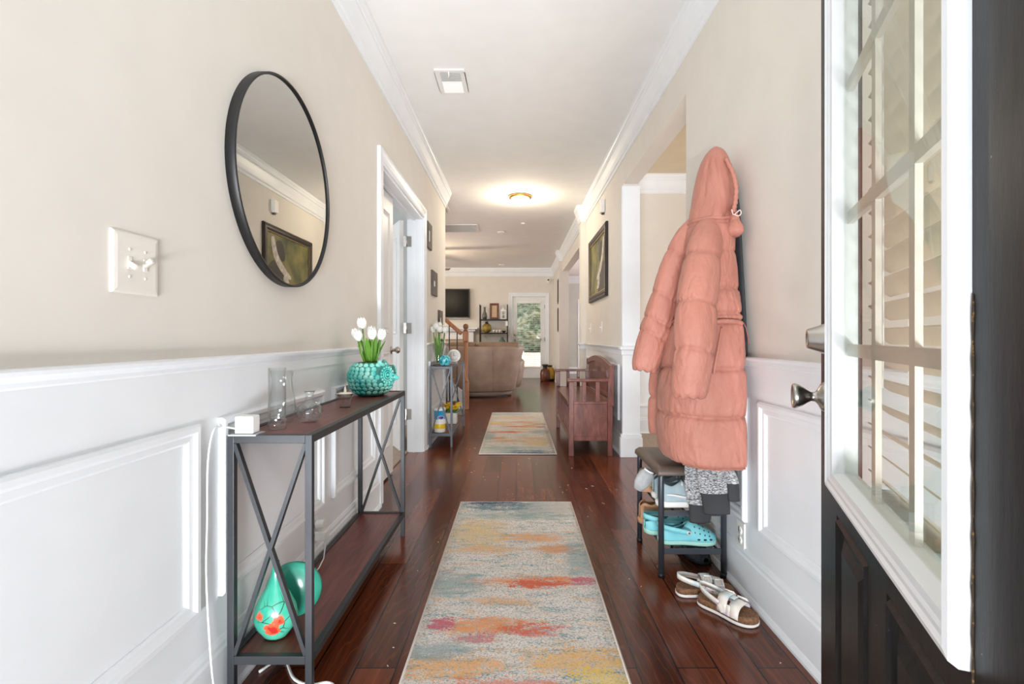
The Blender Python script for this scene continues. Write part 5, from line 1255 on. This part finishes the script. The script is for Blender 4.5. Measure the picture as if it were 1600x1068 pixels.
# elastic channel along the hood edge
ep = [px(x, y, Y) for x, y, Y in ((1134, 248, 2.03), (1145, 270, 2.00), (1150, 292, 1.99), (1149, 315, 1.99), (1145, 332, 2.0))]
sp = [Vector(interp([(i,)+tuple(p) for i, p in enumerate(ep)], k/8)) for k in range(33)]
MB().tube(sp, [0.0085*(1+0.22*math.sin(k*2.1)) for k in range(33)], 10).build('hood_hem', M['coat'], ct)
pale = mat('pale_cord', (226, 196, 186), 0.7)
cp = [px(x, y, 1.96) for x, y in ((1143, 327), (1146, 335), (1151, 332), (1156, 328), (1158, 333), (1154, 337), (1147, 335))]
MB().tube([Vector(interp([(i,)+tuple(p) for i, p in enumerate(cp)], k/6)) for k in range(37)], 0.0022, 8).build('hood_drawcord', pale, ct)
# waist channel, pocket welt and drawcord
wp = [px(x, y, Y) for x, y, Y in ((1116, 503, 1.915), (1128, 502, 1.915), (1142, 502, 1.925), (1152, 503, 1.945), (1158, 505, 1.955))]
sp = [Vector(interp([(i,)+tuple(p) for i, p in enumerate(wp)], k/8)) for k in range(33)]
MB().tube(sp, [0.010*(1+0.12*math.sin(k*2.6)) for k in range(33)], 10).build('waist_channel', M['coat'], ct)
MB().tube([px(1161, 503, 1.955), px(1166, 512, 1.955), px(1169, 528, 1.965), px(1171, 539, 1.965)], 0.0022, 8).build('waist_drawcord', mat('dusky_cord', (150, 92, 84), 0.7), ct)
pp = [px(x, y, Y) for x, y, Y in ((1128, 512, 1.912), (1125, 530, 1.908), (1121, 552, 1.905), (1117, 572, 1.905), (1115, 584, 1.905))]
MB().tube([Vector(interp([(i,)+tuple(p) for i, p in enumerate(pp)], k/6)) for k in range(25)], [0.004+0.0025*math.sin(PI*k/24) for k in range(25)], 8).build('pocket_welt', M['coat'], ct)
hk_ = thing('coat_hook', (XR, 2.25, 1.72), 'metal wall hook behind the hood of the pink coat', 'hook')
MB().box(XR-0.006, XR, 2.225, 2.255, 1.66, 1.73).tube([(XR-0.006, 2.24, 1.70), (XR-0.04, 2.215, 1.685), (XR-0.05, 2.205, 1.70), (XR-0.052, 2.20, 1.715)], 0.004, 8).build('hook', M['nickel'], hk_)
dj = [(285, 2.09), (320, 2.06), (380, 2.035), (450, 2.012), (510, 1.995), (545, 1.985), (556, 1.99)]
rings = []
for i in range(61):
    y = 285+271*i/60; yn = interp(dj, y)[0]; z = CH-(y-VY)/F*yn; ring = []
    for k in range(40):
        a = 2*PI*k/40; m_ = 1+0.25*(quilt(a, y, [200, 700], 31., 0, .12)-1)
        ring.append(Vector((0.919+0.0155*math.copysign(abs(math.cos(a))**0.8, math.cos(a)), yn+0.13+0.13*math.copysign(abs(math.sin(a))**0.7, math.sin(a))*m_, z)))
    rings.append(ring)
one(MB().rings(rings), 'dark_jacket', M['dark_cloth'], 'charcoal jacket hanging flat on the wall behind the pink coat', 'jacket')

# grey marl sweatshirt hanging out under the coat
swt = thing('sweatshirt', (0.80, 2.06, 0.45), 'grey marl knit garment with black ribbed cuffs hanging under the pink coat', 'sweatshirt')
def drape(keys, split, seed, pn):
    a_ = []; b_ = []; y0, y1 = keys[0][0], keys[-1][0]
    for i in range(61):
        y = y0+(y1-y0)*i/60; k = interp(keys, y)
        band = sm((y-split)/2)
        ring = row_ring(y, *k, 48, lambda a, y: quilt(a, y, [500, 900], seed, 0.0, .12)-0.06*band, XR-0.006)
        (a_ if y < split+1.0 else b_).append(ring)
    b_.insert(0, a_[-1])
    last = b_[-1]; cc = sum(last, Vector())/48; b_.append([cc+(p-cc)*0.85+Vector((0, 0, 0.01)) for p in last])
    k_ = MB().rings(a_, True, True, False).build(pn, M['heather'], swt)
    MB().rings(b_, True, False, True).build('ribbed_cuff', M['knit_dark'], k_)
drape([(640, 1070, 1130, 2.10, .028), (700, 1070, 1130, 2.10, .030), (745, 1070, 1128, 2.10, .03), (782, 1073, 1120, 2.10, .028), (790, 1075, 1116, 2.10, .026), (815, 1076, 1110, 2.10, .022)], 786, 41., 'knit_body')
drape([(660, 1090, 1142, 2.04, .022), (700, 1090, 1144, 2.04, .024), (740, 1090, 1144, 2.04, .026), (768, 1093, 1143, 2.04, .024), (776, 1094, 1142, 2.04, .022), (802, 1098, 1143, 2.04, .020)], 770, 47., 'knit_sleeve')
drape([(690, 1128, 1142, 2.02, .010), (726, 1128, 1143, 2.02, .012), (742, 1132, 1151, 2.02, .015), (752, 1134, 1154, 2.02, .016), (760, 1135, 1155, 2.02, .016), (782, 1137, 1156, 2.02, .014)], 754, 53., 'knit_sleeve')

# ------------------------------------------------------------------ padded shoe rack
rx0, rx1, ry0, ry1 = 0.632, 0.905, 2.175, 2.555
rk = thing('shoe_rack', ((rx0+rx1)/2, (ry0+ry1)/2, 0), 'small dark metal shoe rack stool with a taupe padded seat by the right wall', 'shoe rack')
for y in (ry0, ry1):
    for x in (rx0, rx1):
        B_ = MB().tube([(x, y, 0.006), (x, y, 0.44), (x+(0.012 if x == rx0 else -0.012), y, 0.455)], 0.0125, 14).build('leg', M['rackmetal'], rk)
        MB().tube([(x, y, 0), (x, y, 0.02)], 0.0145, 14).build('foot_cap', M['black'], B_)
for z in (0.278, 0.112):
    mb = MB().bar((rx0, ry0, z), (rx1, ry0, z), 0.006, 0.024).bar((rx0, ry1, z), (rx1, ry1, z), 0.006, 0.024)
    for k in range(6): mb.tube([(rx0+0.02+(rx1-rx0-0.04)*k/5, ry0, z), (rx0+0.02+(rx1-rx0-0.04)*k/5, ry1, z)], 0.005, 8)
    mb.build('shelf_rails', M['rackmetal'], rk)
MB().bar((rx0, ry0, 0.447), (rx0, ry1, 0.447), 0.016, 0.012).bar((rx1, ry0, 0.447), (rx1, ry1, 0.447), 0.016, 0.012).build('seat_rails', M['rackmetal'], rk)
mb = MB(); prof = [(0.0, 0.455), (-0.012, 0.442), (-0.016, 0.450), (-0.014, 0.468), (0.0, 0.482), (0.03, 0.488), (0.08, 0.490)]
rings = [[Vector((x, y, z)) for x, y in ((rx0-0.006+o, ry0-0.008+o), (rx1+0.006-o, ry0-0.008+o), (rx1+0.006-o, ry1+0.008-o), (rx0-0.006+o, ry1+0.008-o))] for o, z in prof]
mb.rings(rings, True, True, True, True); mb.build('padded_seat', M['seatpad'], rk, bevel=0.012, seg=3)

# ------------------------------------------------------------------ shoes
WK = [(0, 0.0), (0.012, 0.33), (0.04, 0.56), (0.10, 0.74), (0.2, 0.78), (0.38, 0.74), (0.55, 0.84), (0.70, 0.99), (0.80, 1.0), (0.89, 0.88), (0.95, 0.66), (0.985, 0.38), (1.0, 0.0)]
def wid(s): return max(0.0, interp(WK, s)[0])
def outline(L, W, sc=1.0, bend=0.0, n_=40):
    ss = [0.5-0.5*math.cos(PI*i/n_) for i in range(n_+1)]
    pts = []
    for s in ss: pts.append((s*L, wid(s)*W/2))
    lo_ = [(x, -y) for x, y in reversed(pts)][1:-1]
    out = []
    for x, y in pts+lo_:
        x2 = (x-L/2)*sc+L/2; out.append((x2, y*sc+bend*math.sin(PI*max(0, min(1, x/L)))))
    return out
def sole(L, W, layers, bend=0.0, spring=0.0):
    rings = [[Vector((x, y, z+spring*max(0, x/L-0.7)**2*4)) for x, y in outline(L, W, sc, bend)] for z, sc in layers]
    return MB().rings(rings, True, True, True, True)
def upper(L, W, z0, hk_, so, sc=0.93, wall=None, bend=0.0, K=9, ns=46, pw=0.8):
    """hk_: (s, height); so: where the opening ends"""
    mb = MB(); grid = []; closed = []
    for i in range(ns+1):
        s = 0.012+(0.988-0.012)*(0.5-0.5*math.cos(PI*i/ns)); w = wid(s)*W/2*sc; h = interp(hk_, s)[0]
        op = s < so; t0 = PI/2
        if op:
            q = (so-s)/so; t0 = PI/2*(1-0.42*min(1, q*3.2)**0.6)
        cx = (s*L-L/2)*sc+L/2; bb = bend*math.sin(PI*s)
        half = []
        for k in range(K+1):
            t = t0*k/K; c, sn = math.cos(t), math.sin(t)
            half.append((w*c**pw if c > 1e-6 else 0.0, h*sn/(math.sin(t0) if op else 1)))
        grid.append([Vector((cx, bb+y, z0+z)) for y, z in half]+[Vector((cx, bb-y, z0+z)) for y, z in reversed(half)])
        closed.append(not op)
    n_ = 2*(K+1); fs = []
    for i in range(ns):
        for j in range(n_-1):
            if j == K and not (closed[i] and closed[i+1]): continue
            fs.append((i*n_+j, i*n_+j+1, (i+1)*n_+j+1, (i+1)*n_+j))
    # close heel and toe caps
    mb.add([p for r in grid for p in r], fs, True)
    return mb
def place(o, x, y, z, rz, sx=1):
    o.location = (x, y, z); o.rotation_euler = (0, 0, rz); o.scale = (1, sx, 1)
def shoe_root(name, label, cat, group=None):
    o = bpy.data.objects.new(name, None); COL.objects.link(o); OFF[o.name] = Vector((0, 0, 0)); return tag(o, label, cat, group)
# aqua clogs
aq = mat('aqua_foam', (142, 214, 220), 0.6, c2=(120, 202, 212), var=12); aqs = mat('aqua_sole', (172, 220, 206), 0.65)
def clog(label):
    r = shoe_root('foam_clog', label, 'clog', 'aqua foam clogs')
    L, W = 0.262, 0.102
    sole(L, W, [(0.002, 0.93), (0.006, 0.99), (0.020, 1.0), (0.026, 0.985)], 0, 0.004).build('sole', aqs, r)
    up = upper(L, W, 0.022, [(0, 0.034), (0.1, 0.044), (0.25, 0.036), (0.42, 0.052), (0.52, 0.074), (0.62, 0.072), (0.75, 0.056), (0.88, 0.040), (1, 0.016)], 0.47, 0.965)
    up = up.build('upper', aq, r, solid=0.005)
    MB().rings([[Vector((x, y, z)) for x, y in outline(L, W, sc)] for z, sc in ((0.026, 0.9), (0.028, 0.88))], True, True, True).build('footbed', aq, r)
    # holes over the toe and slots on the rim
    mb = MB()
    for s in (0.60, 0.68, 0.76, 0.84):
        w = wid(s)*W/2*0.965; h = interp([(0, .034), (0.52, .074), (0.62, .072), (0.75, .056), (0.88, .040), (1, .016)], s)[0]
        for t in (0.55, 0.95, 1.35, PI-1.35, PI-0.95, PI-0.55):
            if s > 0.8 and 1.2 < t < 2: continue
            c, sn = math.cos(t), math.sin(t); y = w*math.copysign(abs(c)**0.8, c); z = 0.022+h*sn
            nrm = Vector((0.35, c/w*0.04, sn/h*0.04)).normalized()
            p = Vector(((s*L-L/2)*0.965+L/2, y, z))+nrm*0.0026
            mb.lathe([(0.0036, -0.002), (0.0036, 0.0008), (0.001, 0.0008)], p, 10, R=nrm.to_track_quat('Z', 'Y').to_matrix(), cap0=False, cap1=False)
    for s in (0.66, 0.76, 0.86):
        for sg in (-1, 1):
            y = sg*(wid(s)*W/2*0.99); mb.sphere(((s*L-L/2)*0.97+L/2, y*0.995, 0.033), 0.008, 10, 6, 1, 0.35, 0.55)
    mb.build('vent_holes', mat('hole_dark', (36, 58, 66), 0.8) if 'hole_dark' not in bpy.data.materials else bpy.data.materials['hole_dark'], r)
    rings = []
    for i in range(41):
        a = PI*0.5+PI*i/40; ex, ey = 0.118, 0.051
        x = 0.124+ex*math.cos(a)*1.02; y = ey*math.sin(a)*(1.0); z = 0.066+0.018*math.sin(PI*i/40)
        nx_, ny_ = math.cos(a), math.sin(a); wv = 0.011
        rings.append([Vector((x+nx_*t_, y+ny_*t_, z+u_)) for t_, u_ in ((0, -wv), (0.005, -wv), (0.005, wv), (0, wv))])
    MB().rings(rings, True, True, True, True).build('heel_strap', aq, r)
    for sg in (-1, 1):
        Rr = Vector((0, sg, 0)).to_track_quat('Z', 'Y').to_matrix()
        q = MB().lathe([(0.0085, -0.006), (0.0085, 0.003), (0.006, 0.005), (0.001, 0.0055)], (0.124, sg*0.0555, 0.066), 20, R=Rr, cap0=False, cap1=False).build('rivet', M['plastic'] if sg < 0 else M['black'], r)
        MB().lathe([(0.005, 0.0), (0.0046, 0.0066), (0.001, 0.0068)], (0.124, sg*0.0555, 0.066), 16, R=Rr, cap0=False, cap1=False).build('rivet_badge', mat('rivet_grey', (90, 90, 92), .4) if 'rivet_grey' not in bpy.data.materials else bpy.data.materials['rivet_grey'], q)
    return r
c1 = clog('nearer of the two aqua foam clogs on the bottom shelf of the shoe rack'); place(c1, 0.638, 2.255, 0.118, -0.03)
c2 = clog('farther aqua foam clog behind the other clog on the bottom rack shelf'); place(c2, 0.604, 2.368, 0.118, 0.03)
# pale sneaker pair on the upper shelf
def sneaker(label, m1, m2, name='sneaker', group=None, L=0.27, W=0.098, hs=1.0):
    r = shoe_root(name, label, 'shoe', group)
    sole(L, W, [(0.002, 0.95), (0.006, 1.0), (0.022, 1.02), (0.032, 0.98)], 0, 0.006).build('sole', m2, r)
    upper(L, W, 0.028, [(0, 0.06*hs), (0.08, 0.078*hs), (0.22, 0.068*hs), (0.38, 0.082*hs), (0.5, 0.082*hs), (0.65, 0.064*hs), (0.8, 0.046), (0.92, 0.036), (1, 0.016)], 0.38, 0.95).build('upper', m1, r, solid=0.004)
    MB().rings([[Vector((x, y, z)) for x, y in outline(L, W, sc)] for z, sc in ((0.032, 0.88), (0.036, 0.86))], True, True, True).build('insole', mat(name+'_insole', (150, 150, 150), .9), r)
    mb = MB()
    for s in (0.42, 0.48, 0.54, 0.60):
        h = interp([(0.38, 0.082*hs), (0.5, 0.082*hs), (0.65, 0.064*hs), (0.8, 0.046)], s)[0]; w = 0.024
        x = (s*L-L/2)*0.95+L/2
        mb.tube([Vector((x-0.004, -w, 0.028+h*0.86)), Vector((x, -w*0.5, 0.030+h*0.98)), Vector((x, 0, 0.0315+h)), Vector((x, w*0.5, 0.030+h*0.98)), Vector((x+0.004, w, 0.028+h*0.86))], 0.0026, 8)
    mb.build('laces', M['plastic'], r)
    mb = MB()
    for sg in (-1, 1):
        pts = [Vector(((s*L-L/2)*0.95+L/2, sg*(wid(s)*W/2*0.955+0.002), z)) for s, z in ((0.12, 0.062), (0.25, 0.060), (0.4, 0.052), (0.55, 0.048), (0.68, 0.044))]
        mb.tube(pts, [0.003, 0.005, 0.006, 0.005, 0.002], 8)
    mb.build('side_stripe', M['plastic'], r)
    return r
blue = mat('pale_blue_knit', (156, 178, 186), 0.8, c2=(178, 192, 196), var=20)
s1 = sneaker('pale blue-grey sneaker with white sole, nearer on the upper shelf of the rack', blue, M['plastic'], group='sneakers on the rack'); place(s1, 0.628, 2.245, 0.287, 0.0)
s2 = sneaker('pale blue-grey sneaker with white sole, behind its pair on the upper rack shelf', blue, M['plastic'], group='sneakers on the rack'); place(s2, 0.640, 2.355, 0.287, 0.03)
tanm = mat('tan_marbled_suede', (206, 182, 150), 0.8, c2=(160, 134, 108), var=16); tan2 = mat('tan_rubber', (186, 142, 108), 0.8)
s3 = sneaker('tan marbled shoe at the far end of the upper rack shelf', tanm, tan2, 'tan_shoe', L=0.26); place(s3, 0.600, 2.470, 0.287, 0.0)
s4 = sneaker('tan shoe with ridged sole on the lower rack shelf at the far end', tan2, tan2, 'tan_shoe', L=0.26); place(s4, 0.606, 2.483, 0.122, 0.0)
# soft grey slipper leaning over the rail
gs = shoe_root('grey_slipper', 'soft light grey slipper tipped up at the hall edge of the upper rack shelf', 'slipper')
gm = mat('grey_felt', (176, 176, 176), 0.95, c2=(158, 158, 160), var=40, bump=(200, .3, .003))
MB().lathe([(0.001, -0.055), (0.022, -0.05), (0.036, -0.02), (0.040, 0.01), (0.036, 0.04), (0.024, 0.055), (0.012, 0.056), (0.001, 0.05)], (0, 0, 0), 28, 1, .7, cap0=False, cap1=False).build('upper', gm, gs)
gs.location = (0.594, 2.335, 0.375); gs.rotation_euler = (0.25, 0.45, 0.2)
MB().lathe([(0.026, 0.048), (0.026, 0.058), (0.018, 0.06), (0.016, 0.05), (0.001, 0.04)], (0, 0, 0), 24, 1, .7, cap0=False, cap1=False).build('cuff', M['plastic'], gs)
# dark felt slipper on the floor below
ds = shoe_root('dark_slipper', 'dark grey felt slipper on the floor under the shoe rack', 'slipper')
dm = mat('dark_felt', (50, 52, 56), 0.95, c2=(76, 78, 82), var=120, bump=(200, .4, .004))
L, W = 0.25, 0.098
sole(L, W, [(0.001, .95), (0.004, 1.0), (0.012, 1.0), (0.016, .98)]).build('sole', M['black'], ds)
upper(L, W, 0.014, [(0, 0.004), (0.3, 0.004), (0.42, 0.05), (0.55, 0.062), (0.7, 0.055), (0.85, 0.044), (1, 0.016)], 0.42, 0.96).build('upper', dm, ds, solid=0.004)
place(ds, 0.795, 2.515, 0.001, math.radians(-72))
# holographic white sandals
cork = mat('cork', (150, 108, 74), 0.9, c2=(104, 72, 50), var=120); fbed = mat('worn_footbed', (132, 106, 84), 0.85, c2=(92, 72, 58), var=18)
def pearl():
    n = N('pearly_strap'); g = n.noise(n.coord(), 18, 3)
    n.set(color=n.ramp(g, [(0.3, rgb((206, 226, 230))), (0.45, rgb((238, 232, 222))), (0.55, rgb((236, 226, 214))), (0.7, rgb((226, 214, 232)))]), rough=0.3, coat=0.4); return n.m
prl = pearl(); wsole = mat('white_eva', (238, 234, 228), 0.5)
def sandal(label):
    r = shoe_root('sandal', label, 'sandal', 'white sandals by the rack')
    L, W = 0.235, 0.092
    sole(L, W, [(0.001, .97), (0.004, 1.0), (0.013, 1.0)], -0.006).build('white_sole', wsole, r)
    sole(L, W, [(0.013, .985), (0.028, .975), (0.034, .955)], -0.006).build('cork_footbed', cork, r)
    MB().rings([[Vector((x, y, z)) for x, y in outline(L, W, sc, -0.006)] for z, sc in ((0.0335, .94), (0.036, .91), (0.0335, .86), (0.032, .8))], True, False, True).build('insole', fbed, r)
    def band(s0, s1, hmax, t0=0.0, t1=PI, nm='strap', zb=0.020, off=0.003):
        rings = []
        for i in range(33):
            t = t0+(t1-t0)*i/32; ring = []
            for s, dz in ((s0, 0), ((s0+s1)/2, 0.0008), (s1, 0)):
                w = wid(s)*W/2*0.98+off; c = math.cos(t); x = s*L
                ring.append(Vector((x, w*math.copysign(abs(c)**0.62, c)-0.006*math.sin(PI*s), zb+(hmax-20*(s-0.5)**2*0.004)*math.sin(t)**0.9+dz)))
            rings.append(ring)
        return MB().rings(rings, False, False, False, True).build(nm, prl, r, solid=0.0028)
    band(0.42, 0.585, 0.058); band(0.615, 0.785, 0.046)
    # side panels joining the two straps, leaving the slots
    for sg in (0, 1):
        t0, t1 = (0.0, 0.75) if sg == 0 else (PI-0.75, PI)
        band(0.57, 0.645, 0.052, t0, t1, 'side_panel')
    band(0.56, 0.65, 0.053, 1.25, 1.65, 'bridge')
    # square buckles on the outer side
    for s, h in ((0.51, 0.060), (0.70, 0.048)):
        t = 0.95; w = wid(s)*W/2*0.98+0.004; c = Vector((s*L, w*math.cos(t)**0.62-0.006*math.sin(PI*s), 0.022+h*math.sin(t)**0.9+0.003)); nn = Vector((0, 0.62, 0.78)); v1 = Vector((1, 0, 0)); v2 = nn.cross(v1)
        cor = [c+v1*a+v2*b for a, b in ((-.015, -.013), (.015, -.013), (.015, .013), (-.015, .013), (-.015, -.013))]
        mb = MB()
        for p, q in zip(cor[:-1], cor[1:]): mb.tube([p, q], 0.0028, 8)
        mb.tube([c-v2*0.013, c+v2*0.013+nn*0.002], 0.0015, 6); mb.build('buckle', M['plastic'], r)
    # ankle strap round the heel
    rings = []
    for i in range(41):
        a = PI*0.5+PI*i/40; x = 0.108+0.098*math.cos(a); y = 0.038*math.sin(a)-0.004; z = 0.050+0.024*math.sin(PI*i/40)
        rings.append([Vector((x+math.cos(a)*t_, y+math.sin(a)*t_, z+u_)) for t_, u_ in ((0, -0.010), (0.0025, -0.010), (0.0025, 0.010), (0, 0.010))])
    MB().rings(rings, True, True, True, True).build('heel_strap', prl, r)
    for sg in (-1, 1):
        MB().bar((0.108, sg*0.0385-0.004, 0.048), (0.125, sg*0.042-0.006, 0.024), 0.003, 0.018, (0, 1, 0)).build('strap_tab', prl, r)
    return r
a1 = sandal('nearest white pearly double-buckle sandal, toe against the right baseboard'); place(a1, 0.722, 1.975, 0.001, math.radians(-50))
a2 = sandal('white pearly sandal half hidden behind its pair, at the foot of the shoe rack'); place(a2, 0.648, 2.03, 0.001, math.radians(-4), -1)

# crumbs and lint on the boards
mb = MB(); rnd = random.Random(11)
for k in range(90):
    x, y = rnd.uniform(-0.5, 0.85), rnd.uniform(1.5, 6.5)
    if abs(x) < 0.37 and (y < 3.2 or 4.4 < y < 6.9): continue
    if x > 0.42 and y > 4.3: continue
    a = rnd.uniform(0, PI); l_ = rnd.choice((0.003, 0.004, 0.005, 0.009)); mb.obox((x, y, 0.0012), (l_, 0.0012, 0.0008), rotm(rz=a))
tag(mb.build('crumbs', mat('crumb', (222, 206, 180), .9), None), 'scattered pale crumbs and lint on the dark floorboards', 'crumbs', kind='stuff')
